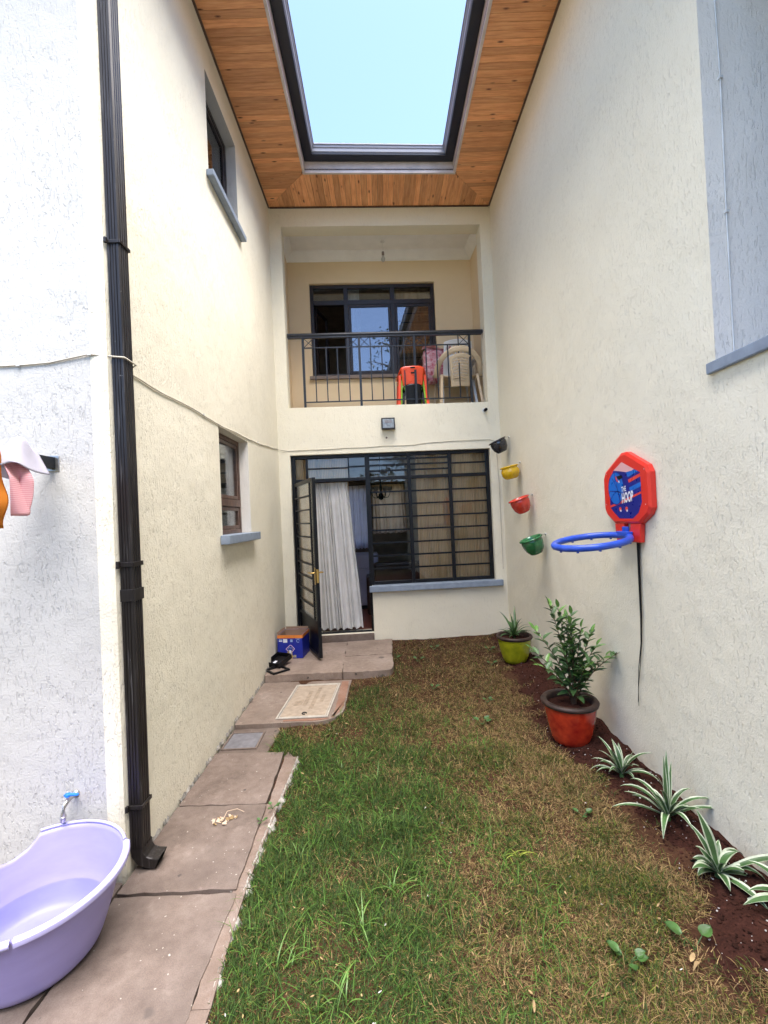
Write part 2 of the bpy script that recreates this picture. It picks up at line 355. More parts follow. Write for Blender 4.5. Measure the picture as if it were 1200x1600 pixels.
# ------------------------------------------------------------------ site geometry
XL, XR, ZS = -1.281, 1.611, 5.70
TH = R(2.5); CT, ST = math.cos(TH), math.sin(TH); V0 = 5.795
def BW(u, v, z): return (u*CT - v*ST, u*ST + v*CT, z)       # frame of the back wall: u to the right, v into the house
UL, UR = -1.030, 1.862
LANDZ = .082

# value noise for scattering
_tab = rng.random((64, 64))
def vnoise(x, y, s):
    x = np.asarray(x)*s+13.7; y = np.asarray(y)*s+5.1
    i = np.floor(x).astype(int); j = np.floor(y).astype(int); fx = x-i; fy = y-j
    fx = fx*fx*(3-2*fx); fy = fy*fy*(3-2*fy); g = lambda a, b: _tab[a % 64, b % 64]
    return (g(i, j)*(1-fx)+g(i+1, j)*fx)*(1-fy)+(g(i, j+1)*(1-fx)+g(i+1, j+1)*fx)*fy
BEDX = ([-1, .6, 1.3, 1.5, 1.65, 1.9, 2.1, 2.3, 2.6, 2.9, 3.3, 3.8, 4.4, 4.7, 6], [1.25, 1.25, 1.22, 1.20, 1.15, 1.27, 1.34, 1.33, 1.30, 1.26, 1.12, 1.20, 1.27, 1.27, 1.36])
def bed_edge(y): return np.interp(y, *BEDX)
def hgt(x, y):
    x = np.asarray(x, float); y = np.asarray(y, float)
    t = np.clip((y-3.2)/2.6, 0, 1); h = -.028 + .075*t*t*(3-2*t)
    h = h + (vnoise(x, y, 2.2)-.5)*.022 + (vnoise(x, y, 9)-.5)*.014
    b = np.clip((x-bed_edge(y))/.14, 0, 1); h = h + b*.034 + b*(vnoise(x, y, 14)-.5)*.035 + b*(vnoise(x, y, 37)-.5)*.016
    return h
# ------------------------------------------------------------------ ground
g = G(); g.quad((-600, -600, -.16), (600, -600, -.16), (600, 600, -.16), (-600, 600, -.16)); struct('ground', g, M_ground)
def terrain():
    nx, ny = 150, 260; X = np.linspace(-1.0, 1.66, nx+1); Y = np.linspace(-1.2, 5.95, ny+1)
    xx, yy = np.meshgrid(X, Y); zz = hgt(xx, yy)
    a, b = G(), G(); P = np.stack([xx, yy, zz], -1)
    # Two sheets that share their edge: lawn soil and flower bed.
    for gg, sel in ((a, False), (b, True)):
        idx = {}
        for j in range(ny):
            for i in range(nx):
                cx = (X[i]+X[i+1])/2; cy = (Y[j]+Y[j+1])/2
                isb = cx > bed_edge(cy) + (vnoise(cx, cy, 8)-.5)*.16
                if bool(isb) != sel: continue
                q = []
                for jj, ii in ((j, i), (j, i+1), (j+1, i+1), (j+1, i)):
                    k = (jj, ii)
                    if k not in idx: idx[k] = len(gg.v); gg.v.append(tuple(P[jj, ii]))
                    q.append(idx[k])
                gg.f.append(q); gg.m.append(0); gg.sm.append(True)
    struct('lawn', a, M_soil, fix=False); struct('flower_bed', b, M_bed, fix=False)
terrain()

# ------------------------------------------------------------------ paved path
def inset_poly(pts, seg=.06, jit=.006, seed=0):
    rr = random.Random(seed); out = []
    for i, (x, y) in enumerate(pts):
        x2, y2 = pts[(i+1) % len(pts)]; L = math.hypot(x2-x, y2-y); n = max(1, int(L/seg))
        for k in range(n):
            t = k/n; j = jit if k else 0
            out.append((x+(x2-x)*t+rr.uniform(-j, j), y+(y2-y)*t+rr.uniform(-j, j)))
    return out
Pz = lambda x, y, z: (x, y, z)
path = bpy.data.objects.new('paved_path', None); COL.objects.link(path); path['kind'] = 'structure'
SL = XL+.012
def slab(pts, top, seed, m=M_slab, th=.12, name='paving_slab', jit=.006, bev=.007):
    return put(name, G().prism(inset_poly(pts, seed=seed, jit=jit), Pz, top-th, top), m, path, bevel=bev)
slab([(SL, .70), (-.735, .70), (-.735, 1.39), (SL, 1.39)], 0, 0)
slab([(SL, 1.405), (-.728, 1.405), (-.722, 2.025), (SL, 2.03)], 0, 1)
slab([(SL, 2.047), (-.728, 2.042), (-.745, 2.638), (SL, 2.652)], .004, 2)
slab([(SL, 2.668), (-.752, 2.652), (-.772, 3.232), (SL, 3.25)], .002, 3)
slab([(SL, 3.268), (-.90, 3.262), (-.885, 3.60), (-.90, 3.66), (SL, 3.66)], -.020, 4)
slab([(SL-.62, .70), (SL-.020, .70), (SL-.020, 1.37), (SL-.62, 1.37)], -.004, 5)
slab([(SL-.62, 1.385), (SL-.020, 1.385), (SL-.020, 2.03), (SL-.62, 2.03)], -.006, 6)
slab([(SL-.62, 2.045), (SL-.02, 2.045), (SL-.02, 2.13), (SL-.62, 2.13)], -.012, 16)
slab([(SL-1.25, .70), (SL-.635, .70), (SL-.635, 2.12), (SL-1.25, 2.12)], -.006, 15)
# kerb strip with its ragged mortar edge
kx = lambda y: -.655 + .03*math.sin(y*2.3) - .02*(y-2)
for i, (y0, y1) in enumerate(((.7, 1.55), (1.555, 2.06), (2.065, 2.66), (2.665, 3.18))):
    pts = [(-.725-.013*(y0-1.5), y0), ] + [(kx(y0+(y1-y0)*k/8)+.0, y0+(y1-y0)*k/8) for k in range(9)] + [(-.725-.013*(y1-1.5)-.01, y1)]
    put('kerb_strip', G().prism(inset_poly(pts, .05, .005, 20+i), Pz, -.12, -.002-.003*i), M_kerb, path, bevel=.008)
    g = G()
    def mort(s, t, y0=y0, y1=y1):
        y = y0+(y1-y0)*s; w = .028+.014*math.sin(y*31)+.010*math.sin(y*77); return (kx(y)-.012+w*t, y, -.006-.035*t*t+.004*math.sin(y*120+t*9))
    put('mortar_edge', g.grid(mort, 40, 4), M_mortar, path, fix=False)
# corner kerb beside the grey cover
put('kerb_strip', G().prism(inset_poly([(-.762, 3.19), (-.70, 3.05), (-.655, 3.02), (-.645, 3.10), (-.745, 3.255)], .05, .006, 31), Pz, -.12, -.012), M_kerb, path, bevel=.008)
# slab that carries the pale cover: rounded front corner
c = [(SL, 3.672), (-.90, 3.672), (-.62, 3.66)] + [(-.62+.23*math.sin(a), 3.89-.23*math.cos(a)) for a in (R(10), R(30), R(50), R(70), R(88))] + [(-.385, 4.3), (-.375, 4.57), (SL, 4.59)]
slab(c, .012, 7, M_slab_lit, jit=.005)
put('worn_edge', G().prism(inset_poly([(-.49, 3.73), (-.455, 3.77), (-.42, 3.85), (-.40, 3.95), (-.40, 4.53), (-.47, 4.53), (-.47, 3.72)], .05, .004, 40), Pz, .0, .0165), M_rust, path)
put('worn_edge', G().prism(inset_poly([(-.88, 3.69), (-.64, 3.68), (-.56, 3.69), (-.50, 3.715), (-.88, 3.713)], .05, .004, 41), Pz, .0, .0165), M_rust, path)
# landing in front of the door: three cast pieces and the threshold
slab([(SL, 4.60), (-.9, 4.612), (-.47, 4.595), (-.50, 5.73), (SL, 5.70)], LANDZ, 8, m=M_slab_lit, th=.2, jit=.009, bev=.016)
slab([(-.466, 4.597), (-.02, 4.604), (.030, 4.625), (.052, 4.70), (.062, 4.85), (.05, 5.14), (-.485, 5.12)], LANDZ-.001, 9, m=M_slab_lit, th=.2, jit=.009, bev=.016)
slab([(-.486, 5.125), (.05, 5.146), (.07, 5.76), (-.50, 5.735)], LANDZ+.002, 10, m=M_slab_lit, th=.2, jit=.009, bev=.016)
# mortar bits along the wall foot
for k in range(16):
    y = 2.3+k*.2; w = random.uniform(.008, .022); z0 = -.01 if y < 3.6 else (.01 if y < 4.6 else .08)
    g = G(); rr = random.Random(k)
    L = rr.uniform(.05, .19)
    g.grid(lambda s, t: (XL+.001+w*t*(.6+.4*math.sin(s*11+k)), y+s*L, z0+.004+(.022+.008*math.sin(s*17+k))*(1-t)), 14, 3)
    put('mortar_fillet', g, M_mortar, path, fix=False)

# covers
cv = thing('inspection_cover', 'pale rectangular inspection cover with a white lip set in the path', 'inspection cover', (-.715, 4.10, .012))
Q = lambda x, y, z: (x+.02*(y/.37)-.0, y, z)
put('plate', G().box(-.20, .20, -.355, .355, 0, .006, Q), M_cover, cv, bevel=.003)
g = G()
for a in (((-.207, -.212, -.365, .365)), (.207, .212, -.365, .365)): pass
for x0, x1, y0, y1 in ((-.216, -.203, -.37, .37), (.203, .216, -.37, .37), (-.202, .202, -.37, -.357), (-.202, .202, .357, .37), (-.196, -.190, -.35, .35), (.190, .196, -.35, .35), (-.189, .189, -.35, -.344), (-.189, .189, .344, .35)): g.box(x0, x1, y0, y1, .002, .011, Q)
put('lip', g, M_covlip, cv, bevel=.002)
g = G()
for x0, x1, y0, y1 in ((-.05, -.015, -.12, .2), (.02, .055, -.2, .28), (-.13, -.085, -.12, -.02), (-.085, -.06, -.1, .0), (.09, .12, -.06, .1)): g.box(x0, x1, y0, y1, .005, .0072, Q)
put('relief', g, M_fadedlet, cv)
put('lifting_eye', G().tube([(-.01+.018*math.cos(a), -.29+.018*math.sin(a), .010) for a in np.linspace(0, 5.2, 14)], .005, 6), M_dark, cv)
cv = thing('drain_cover', 'small square dark grey drain cover flush in the path by the wall', 'drain cover', (-1.128, 3.457, -.020))
put('plate', G().box(-.118, .118, -.118, .118, 0, .008, lambda x, y, z: (x+.03*y, y, z)), M_grey, cv, bevel=.004)
put('frame', G().box(-.132, .132, .118, .130, 0, .010).box(-.132, .132, -.130, -.118, 0, .010).box(.12, .132, -.118, .118, 0, .010).box(-.132, -.12, -.118, .118, 0, .010), M_slab, cv)

# ------------------------------------------------------------------ house
house = thing('house', 'cream rendered two storey house wrapping round a narrow grassy courtyard', 'house', (0, 0, 0))
def panel(name, P, u0, u1, z0, z1, holes, th, mats, parent=house, rev=0, back=None):
    """Wall sheet with rectangular openings; holes = (u0,u1,z0,z1,reveal material index)."""
    us = sorted({u0, u1, *[h[0] for h in holes], *[h[1] for h in holes]}); zs = sorted({z0, z1, *[h[2] for h in holes], *[h[3] for h in holes]})
    us = [u for u in us if u0 <= u <= u1]; zs = [z for z in zs if z0 <= z <= z1]
    g = G()
    def hole(i, j):
        if not (0 <= i < len(us)-1 and 0 <= j < len(zs)-1): return None
        cu, cz = (us[i]+us[i+1])/2, (zs[j]+zs[j+1])/2
        for h in holes:
            if h[0] < cu < h[1] and h[2] < cz < h[3]: return h
        return None
    for i in range(len(us)-1):
        for j in range(len(zs)-1):
            a, b, c, d = us[i], us[i+1], zs[j], zs[j+1]; h = hole(i, j)
            if h is None:
                g.quad(P(a, c, 0), P(b, c, 0), P(b, d, 0), P(a, d, 0)); g.quad(P(a, c, th), P(a, d, th), P(b, d, th), P(b, c, th), back or 0)
            else:
                mi = h[4]; inside = lambda x, y: 0 <= x < len(us)-1 and 0 <= y < len(zs)-1
                if hole(i-1, j) is None: g.quad(P(a, c, 0), P(a, c, th), P(a, d, th), P(a, d, 0), mi)
                if hole(i+1, j) is None: g.quad(P(b, c, 0), P(b, d, 0), P(b, d, th), P(b, c, th), mi)
                if hole(i, j-1) is None: g.quad(P(a, c, 0), P(b, c, 0), P(b, c, th), P(a, c, th), mi)
                if hole(i, j+1) is None: g.quad(P(a, d, 0), P(a, d, th), P(b, d, th), P(b, d, 0), h[5] if len(h) > 5 else mi)
    # outer edges
    g.quad(P(u0, z0, 0), P(u0, z1, 0), P(u0, z1, th), P(u0, z0, th)); g.quad(P(u1, z0, 0), P(u1, z0, th), P(u1, z1, th), P(u1, z1, 0))
    g.quad(P(u0, z1, 0), P(u1, z1, 0), P(u1, z1, th), P(u0, z1, th))
    return put(name, g, mats, parent, weld=True)
def rect_frame(g, P, a0, a1, z0, z1, w, d0, d1, mi=0):
    B = lambda x0, x1, y0, y1: g.box(x0, x1, d0, d1, y0, y1, lambda x, y, z: P(x, z, y), mi)
    B(a0, a0+w, z0, z1); B(a1-w, a1, z0, z1); B(a0+w, a1-w, z0, z0+w); B(a0+w, a1-w, z1-w, z1); return g
def pbox(P, a0, a1, z0, z1, d0, d1, g=None): return (g or G()).box(a0, a1, d0, d1, z0, z1, lambda x, y, z: P(x, z, y))
PL = lambda y, z, d: (XL-d, y, z)
PR = lambda y, z, d: (XR+d, y, z)
PB = lambda u, z, d: BW(u, V0+d, z)
YF = 2.15
PF = lambda x, z, d: (x, YF+d, z)
WIN_LU = (3.63, 4.395, 4.50, 5.375); WIN_LL = (3.615, 4.41, 1.555, 2.445); WIN_R = (1.05, 2.10, 2.31, 4.35)
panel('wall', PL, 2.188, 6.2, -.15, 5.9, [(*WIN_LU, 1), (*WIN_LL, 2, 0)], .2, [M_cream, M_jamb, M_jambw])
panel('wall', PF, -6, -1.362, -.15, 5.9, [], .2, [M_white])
g = G()
pc = [(-1.362, YF), (-1.305, YF+.004), (-1.288, YF+.012), (XL, YF+.038)]
for (x0, y0), (x1, y1) in zip(pc, pc[1:]): g.quad((x0, y0, -.15), (x1, y1, -.15), (x1, y1, 5.9), (x0, y0, 5.9))
o = put('corner_strip', g, M_cream, house, weld=True)
panel('wall', PR, -3.0, 6.3, -.15, 5.9, [(*WIN_R, 1)], .52, [M_cream, M_jambw])
BAL = (-.878, 1.725, 3.10, 5.45); DOOR = (-.885, .098, .165, 2.49); WIN_B = (.098, 1.72, .765, 2.49)
panel('wall', PB, UL-.4, UR+.4, -.15, 5.9, [(*BAL, 0), (*DOOR, 0), (*WIN_B, 0)], .2, [M_cream, M_room], back=1)
# outer shell of the wings, out of the picture
for a, b in (((-6, 2.36), (-6, 12)), ((8, 12), (8, -3)), ((8, -3), (XR+.53, -3))):
    g = G().quad((*a, -.15), (*b, -.15), (*b, 5.9), (*a, 5.9)); put('wall', g, M_cream, house)
# roofs
FL, FR, FYL, FYR = -.712, 1.036, 5.172, 5.262       # fascia faces towards the courtyard
def roofslab(q):
    g = G(); t = .09; top = [Vector(p) for p in q]; bot = [p-Vector((0, 0, t)) for p in top]; n = len(q)
    g.add(top+bot, [tuple(range(n)), tuple(range(2*n-1, n-1, -1))] + [(i, n+i, n+(i+1) % n, (i+1) % n) for i in range(n)]); put('roof', g, M_roof, house)
zr = 6.02; k = .55
roofslab([(FL-.03, 1.5, zr), (FL-.03, FYL+.03, zr), (FL-.03-6, FYL+6.03, zr+6*k), (FL-.03-6, 1.5, zr+6*k)])
roofslab([(FR+.03, -3.3, zr), (FR+.03+6, -3.3, zr+6*k), (FR+.03+6, FYR+6.03, zr+6*k), (FR+.03, FYR+.03, zr)])
roofslab([(FL-.03, FYL+.035, zr), (FR+.03, FYR+.035, zr), (FR+.03+6, FYR+6.035, zr+6*k), (FL-.03-6, FYL+6.035, zr+6*k)])
# eave over the white front wall of the left wing
put('eave', G().box(-6.2, XL-.11, 1.45, YF-.002, ZS, ZS+.03), M_wood, house); put('fascia', G().box(-6.2, FL-.001, 1.42, 1.449, ZS-.012, ZS+.22), M_fascia, house)
roofslab([(-6.3, 1.40, zr), (FL-.03, 1.40, zr), (FL-.03, 1.52, zr+.02), (-6.3, 4.5, zr+3*k)])
# soffit: backing sheet, boards, fascia, gutter
YWL, YWR = 5.745, 5.871
BW_ = .0665; GAP = .0028; TB = .016
g = G()
g.prism([(XL-.1, 1.45), (FL+.0, 1.45), (FL, FYL), (FR, FYR), (FR, -3.2), (XR+.1, -3.2), (XR+.1, 5.98), (XL-.1, 5.85)], Pz, ZS+TB+.004, ZS+TB+.02)
soffit = put('soffit', g, M_brown2, house)
def board(poly, along):
    g = G().prism(poly, Pz, ZS, ZS+TB)
    me = g.mesh('soffit_board', M_wood); fixn(me)
    at = me.attributes.new('grain', 'FLOAT_VECTOR', 'POINT')
    cx = sum(p[0] for p in poly)/len(poly); cy = sum(p[1] for p in poly)/len(poly)
    at.data.foreach_set('vector', [c for v in me.vertices for c in ((v.co.x, v.co.y-cy, 0) if along == 0 else (v.co.y, v.co.x-cx, 0))])
    o = bpy.data.objects.new('soffit_board', me); COL.objects.link(o); o.parent = soffit
    md = o.modifiers.new('bevel', 'BEVEL'); md.width = .0035; md.segments = 1; md.limit_method = 'ANGLE'
def diagL(y): return XL + (YWL-y)/(YWL-FYL)*(FL-XL)       # mitre, left
def diagR(y): return XR - (YWR-y)/(YWR-FYR)*(XR-FR)
y = 2.30; kk = 0
while y < YWL-.005:
    a, b = y, min(y+BW_-GAP, YWL-.004); m = .002
    pts = [(XL+m, a), (min(FL-.026, diagL(a)-m), a)]
    if a < FYL < b: pts.append((FL-.026, FYL-.02))
    pts += [(max(XL+m+.001, min(FL-.026, diagL(b)-m)), b), (XL+m, b)]
    board(pts, 0); y += BW_
y = 2.33
while y < YWR-.005:
    a, b = y, min(y+BW_-GAP, YWR-.004); m = .002
    pts = [(XR-m, a), (XR-m, b), (min(XR-m-.001, max(FR+.026, diagR(b)+m)), b), (max(FR+.026, diagR(a)+m), a)]
    board(pts, 0); y += BW_
x = XL+.02
while x < XR-.03:
    a, b = x, x+BW_-GAP
    yw = lambda q: YWL+(q-XL)/(XR-XL)*(YWR-YWL)-.006
    def yf(q):
        yfas = FYL+(q-FL)/(FR-FL)*(FYR-FYL)+.028
        if q < FL-.02: return max(yfas, YWL-(q-XL)/(FL-XL)*(YWL-FYL)+.003)
        if q > FR+.02: return max(yfas, YWR-(XR-q)/(XR-FR)*(YWR-FYR)+.003)
        return yfas
    if yw(a)-yf(a) > .012 or yw(b)-yf(b) > .012:
        board([(a, min(yf(a), yw(a)-.004)), (b, min(yf(b), yw(b)-.004)), (b, yw(b)), (a, yw(a))], 1)
    x += BW_
# cover strip at wall line
g = G()
g.box(XL, XL+.018, 2.19, YWL-.01, ZS-.014, ZS-.001); g.box(XR-.018, XR, -3, YWR-.01, ZS-.014, ZS-.001)
g.bar((XL+.02, YWL-.008, ZS-.008), (XR-.02, YWR-.008, ZS-.008), .02, .013)
put('cover_strip', g, M_brown2, soffit)
def sweepU(prof, closed=True, mi=0, y0=1.5, y0r=-3.2):
    g = G(); rows = []
    for o, z in prof: rows.append([(FL+o, y0, z), (FL+o, FYL-o, z), (FR-o, FYR-o, z), (FR-o, y0r, z)])
    n = len(prof); vs_ = [p for r in rows for p in r]
    fs = [(i*4+k, ((i+1) % n)*4+k, ((i+1) % n)*4+k+1, i*4+k+1) for i in range(n if closed else n-1) for k in range(3)]
    return g.add(vs_, fs, mi)
put('fascia', sweepU([(-.025, ZS-.012), (0, ZS-.012), (0, ZS+.22), (-.025, ZS+.22)]), M_fascia, house)
zg = ZS+.115
prof = [(.001, zg+.11), (.001, zg+.006), (.006, zg), (.098, zg), (.104, zg+.004), (.106, zg+.022), (.114, zg+.030), (.116, zg+.062), (.124, zg+.070), (.127, zg+.092), (.136, zg+.096), (.136, zg+.108), (.120, zg+.108), (.110, zg+.072), (.100, zg+.012), (.008, zg+.010), (.008, zg+.11)]
gg_ = sweepU(prof); gg_.m = [1 if 5 <= (i//3) <= 10 else 0 for i in range(len(gg_.f))]
gut = put('gutter', gg_, [M_gut, M_gut_sheen], house)
g = G()
for x in (-.35, .15, .65): g.box(x, x+.05, FYL-.14+.05*(x-FL), FYL-.085+.05*(x-FL), zg-.003, zg+.10)
for y in (3.2, 4.3): g.box(FL+.085, FL+.14, y, y+.05, zg-.003, zg+.10); g.box(FR-.14, FR-.085, y, y+.05, zg-.003, zg+.10)


# small windows in the left wall
def simple_window(P, wn_, sill_over, sill_th, d0, frame_m, rail=None, glass=M_glass, sill_m=M_sill, wend=None, proj=.075):
    y0, y1, z0, z1 = wn_
    w = put('window', rect_frame(G(), P, y0+.001, y1-.001, z0+.001, z1-.001, .042, d0, d0+.05), frame_m, house, bevel=.003)
    rects = [(z0+.043, z1-.043)] if not rail else [(z0+.043, rail-.035), (rail+.035, z1-.043)]
    if rail: put('frame_rail', pbox(P, y0+.044, y1-.044, rail-.033, rail+.033, d0-.004, d0+.045), frame_m, w, bevel=.003)
    for i, (a, b) in enumerate(rects):
        put('casement', rect_frame(G(), P, y0+.046, y1-.046, a+.003, b-.003, .032, d0+.006, d0+.040), frame_m, w, bevel=.003)
        put('pane', pbox(P, y0+.079, y1-.079, a+.036, b-.036, d0+.02, d0+.024), glass, w)
    g = pbox(P, y0-.06, (wend or y1+.06), z0-sill_th, z0+.004, -proj, -.001); pbox(P, y0+.002, y1-.002, z0-.02, z0+.003, 0, d0, g)
    put('sill', g, sill_m, w, bevel=.006)
    return w
simple_window(PL, WIN_LL, .06, .07, .09, M_brown2, rail=1.84)
simple_window(PL, WIN_LU, .06, .048, .095, M_brown, glass=M_glass2, proj=.062)
simple_window(PR, WIN_R, .06, .05, .43, M_brown, wend=2.135, proj=.024)
# dark rooms behind them
def room(x0, x1, y0, y1, z0, z1, open_side, name='room_shell'):
    g = G(); p = lambda a, b, c: (a, b, c)
    F = {'x0': ((x0, y0, z0), (x0, y1, z0), (x0, y1, z1), (x0, y0, z1)), 'x1': ((x1, y0, z0), (x1, y0, z1), (x1, y1, z1), (x1, y1, z0)), 'y0': ((x0, y0, z0), (x0, y0, z1), (x1, y0, z1), (x1, y0, z0)), 'y1': ((x0, y1, z0), (x1, y1, z0), (x1, y1, z1), (x0, y1, z1)), 'z0': ((x0, y0, z0), (x1, y0, z0), (x1, y1, z0), (x0, y1, z0)), 'z1': ((x0, y0, z1), (x0, y1, z1), (x1, y1, z1), (x1, y0, z1))}
    for kx_, q in F.items():
        if kx_ != open_side: g.quad(*q, 1 if kx_ == 'z0' else 0)
    put(name, g, [M_room, M_floor], house)
room(-4.2, XL-.201, 2.4, 5.2, .1, 2.75, 'x1'); room(-4.2, XL-.201, 2.4, 5.2, 2.95, 5.68, 'x1'); room(XR+.521, 4.5, -.5, 4, 2.0, 5, 'x0')

# ------------------------------------------------------------------ ground floor room and its glazed front
def wbox(u0, u1, v0, v1, z0, z1, g=None): return (g or G()).box(u0, u1, v0, v1, z0, z1, BW)
VR = V0+.2
RW = (-2.3, 2.6, VR, 9.7, .15, 2.78)
g = G(); c = lambda u, v, z: BW(u, v, z)
u0_, u1_, v0_, v1_, z0_, z1_ = RW
g.quad(c(u0_, v0_, z0_), c(u1_, v0_, z0_), c(u1_, v1_, z0_), c(u0_, v1_, z0_), 1); g.quad(c(u0_, v0_, z1_), c(u0_, v1_, z1_), c(u1_, v1_, z1_), c(u1_, v0_, z1_), 2)
g.quad(c(u0_, v0_, z0_), c(u0_, v1_, z0_), c(u0_, v1_, z1_), c(u0_, v0_, z1_)); g.quad(c(u1_, v0_, z0_), c(u1_, v0_, z1_), c(u1_, v1_, z1_), c(u1_, v1_, z0_))
put('room_shell', g, [M_room, M_floor, M_ceil], house)
panel('room_wall', lambda u, z, d: BW(u, 9.7+d, z), u0_, u1_, z0_, z1_, [(-.32, .12, 1.1, 2.33, 0), (.25, .95, 1.35, 2.33, 0)], .2, [M_room])
put('threshold', wbox(-.884, .097, V0-.016, V0+.198, LANDZ-.02, .164), M_slab, house, bevel=.006)
w = put('window', wbox(.06, 1.80, V0-.062, V0-.001, .69, .767).box(.10, 1.718, V0, V0+.16, .74, .766, BW), M_sill, house, bevel=.006)
w.name = 'window'
FV = V0+.06
st = G()
def post(u, wd, z0, z1, d=.05, g=st): wbox(u-wd/2, u+wd/2, FV, FV+d, z0, z1, g)
post(.10, .062, .168, 2.485, .06)
for u, wd in ((.648, .042), (1.19, .042), (1.695, .045)): post(u, wd, .770, 2.485)
for a, b in ((.132, .626), (.670, 1.168), (1.212, 1.672)):
    for z, h in ((.790, .04), (2.160, .042), (2.465, .04)): wbox(a, b, FV+.002, FV+.048, z-h/2, z+h/2, st)
put('frame', st, M_black, w, bevel=.003)
def hbar(u0, u1, z, name='bar', par=w): put(name, wbox(u0, u1, FV+.008, FV+.022, z-.0105, z+.0105), M_black, par)
for a, b in ((.132, .626), (.670, 1.168), (1.212, 1.672)):
    for i in range(7): hbar(a, b, .974+.1672*i)
for a, b in ((.132, .626), (.670, 1.168)):
    for z in (2.256, 2.330, 2.405): hbar(a, b, z)
hbar(1.212, 1.672, 2.322)
for a, b in ((.132, .626), (.670, 1.168), (1.212, 1.672)):
    put('pane', wbox(a, b, FV+.034, FV+.038, .811, 2.138), M_glass, w); put('pane', wbox(a, b, FV+.034, FV+.038, 2.182, 2.444), M_glass, w)
# door frame with transom
dr = put('door', wbox(-.880, -.832, FV, FV+.05, .168, 2.485).box(-.831, .068, FV, FV+.05, 2.139, 2.181, BW).box(-.831, .068, FV, FV+.05, 2.445, 2.485, BW).box(-.70, -.672, FV+.002, FV+.046, 2.182, 2.444, BW).box(-.152, -.136, FV+.004, FV+.03, 2.182, 2.444, BW).box(-.831, .068, FV, FV+.05, .166, .182, BW), M_black, house, bevel=.003)
put('bar', wbox(-.671, -.153, FV+.008, FV+.022, 2.305, 2.322), M_black, dr); put('bar', wbox(-.135, .068, FV+.008, FV+.022, 2.318, 2.335), M_black, dr)
put('pane', wbox(-.671, .068, FV+.034, FV+.038, 2.183, 2.443), M_glass, dr); put('pane', wbox(-.83, -.701, FV+.034, FV+.038, 2.183, 2.443), M_glass, dr)
# open door leaf
H0 = Vector(BW(-.838, FV+.0, 0)); H1 = Vector((-.742, 5.0, 0)); ld = (H1-H0).normalized(); ln = Vector((ld.y, -ld.x, 0)); LW = .905
PD = lambda s, d, z: tuple(H0+ld*s+ln*d+Vector((0, 0, z)))
g = G()
for s0, s1, z0, z1 in ((.0, .045, .115, 2.125), (LW-.045, LW, .115, 2.125), (.046, LW-.046, 2.08, 2.125), (.046, LW-.046, .115, .15), (.046, LW-.046, .48, .515), (.735, .765, .516, 2.079)): g.box(s0, s1, -.02, .02, z0, z1, PD)
put('leaf_frame', g, M_black, dr, bevel=.003)
put('kick_panel', G().box(.046, LW-.046, -.004, .004, .151, .479, PD), M_black, dr)
for i in range(9): put('leaf_bar', G().box(.046, .734, .0125, .0275,   .665+.158*i-.009, .665+.158*i+.009, PD), M_black, dr)
put('leaf_pane', G().box(.046, .734, .008, .012, .516, 2.079, PD), M_glass, dr); put('leaf_pane', G().box(.766, LW-.046, .008, .012, .516, 2.079, PD), M_glass, dr)
put('lock_plate', G().box(LW-.05, LW-.004, .021, .026, .93, 1.12, PD).box(LW+.001, LW+.005, -.012, .014, .95, 1.10, PD), M_brass, dr, bevel=.002)
lk = put('handle', G().tube([PD(LW-.028, .026, 1.06), PD(LW-.028, .066, 1.06), PD(LW-.035, .072, 1.06), PD(LW-.13, .072, 1.055)], .008, 8), M_brass, dr)
put('handle', G().tube([PD(LW-.028, -.026, 1.06), PD(LW-.028, -.066, 1.06), PD(LW-.035, -.072, 1.06), PD(LW-.13, -.072, 1.055)], .008, 8), M_brass, dr)
put('key_fob', G().tube([PD(LW-.026, .03, .965), PD(LW-.022, .05, .955), PD(LW-.018, .052, .93)], .004, 6).box(LW-.03, LW-.006, .045, .058, .87, .93, PD), M_dark, dr)
for z in (.4, 1.2, 1.9): put('hinge', G().tube([PD(-.012, -.012, z-.04), PD(-.012, -.012, z+.04)], .011, 8), M_black, dr)

# curtains: folded sheets, each with a hem
def curtain(name, label, u0, u1, z0, z1, v, m, folds=10, amp=.03, ub=None, group=None, seed=0, parent_v=None, hem=.02):
    rr = random.Random(seed); ph = [rr.uniform(0, 6.28) for _ in range(4)]; ub0, ub1 = ub or (u0, u1)
    t = thing(name, label, 'curtain', BW((u0+u1)/2, v, z0), TH, group)
    cu = (u0+u1)/2
    def fn(s, r):
        k = 1-r; z = z0+(z1-z0)*r
        a = u0+(ub0-u0)*k; b = u1+(ub1-u1)*k
        s2 = s+.022*math.sin(s*23+ph[0]+r*.8)+.03*math.sin(s*9+ph[2]+r*1.1)
        w = math.sin(2*math.pi*folds*s2+ph[1]); d = amp*(math.copysign(abs(w)**.8, w))*(.55+.45*k)*(1+.3*math.sin(s*13+ph[3])) + .012*math.sin(s*5+r*4+ph[2])
        return (a+(b-a)*s+.008*math.sin(2*math.pi*folds*s2*2)-cu, d, z-z0+hem*(.5*math.sin(s*40+ph[0])*k if r < .02 else 0))
    put('fabric', G().grid(fn, max(40, folds*10), 14), m, t, fix=False)
    put('rod', G().tube([(u0-.03-cu, 0, z1-z0+.012), (u1+.03-cu, 0, z1-z0+.012)], .011, 8), M_brown, t)
    return t
curtain('door_curtain', 'white pleated curtain hanging in the open doorway', -.64, -.165, .205, 2.13, V0+.145, M_cwhite, 11, .022, (-.60, -.045), seed=3, hem=.03)
curtain('window_curtain', 'beige curtain filling the right hand bay of the ground floor window', 1.20, 1.712, .775, 2.475, V0+.145, M_cbeige, 9, .012, seed=5)
curtain('window_curtain', 'beige curtain in the middle bay of the ground floor window', .745, 1.195, .775, 2.475, V0+.165, M_cbeige, 7, .012, seed=6)
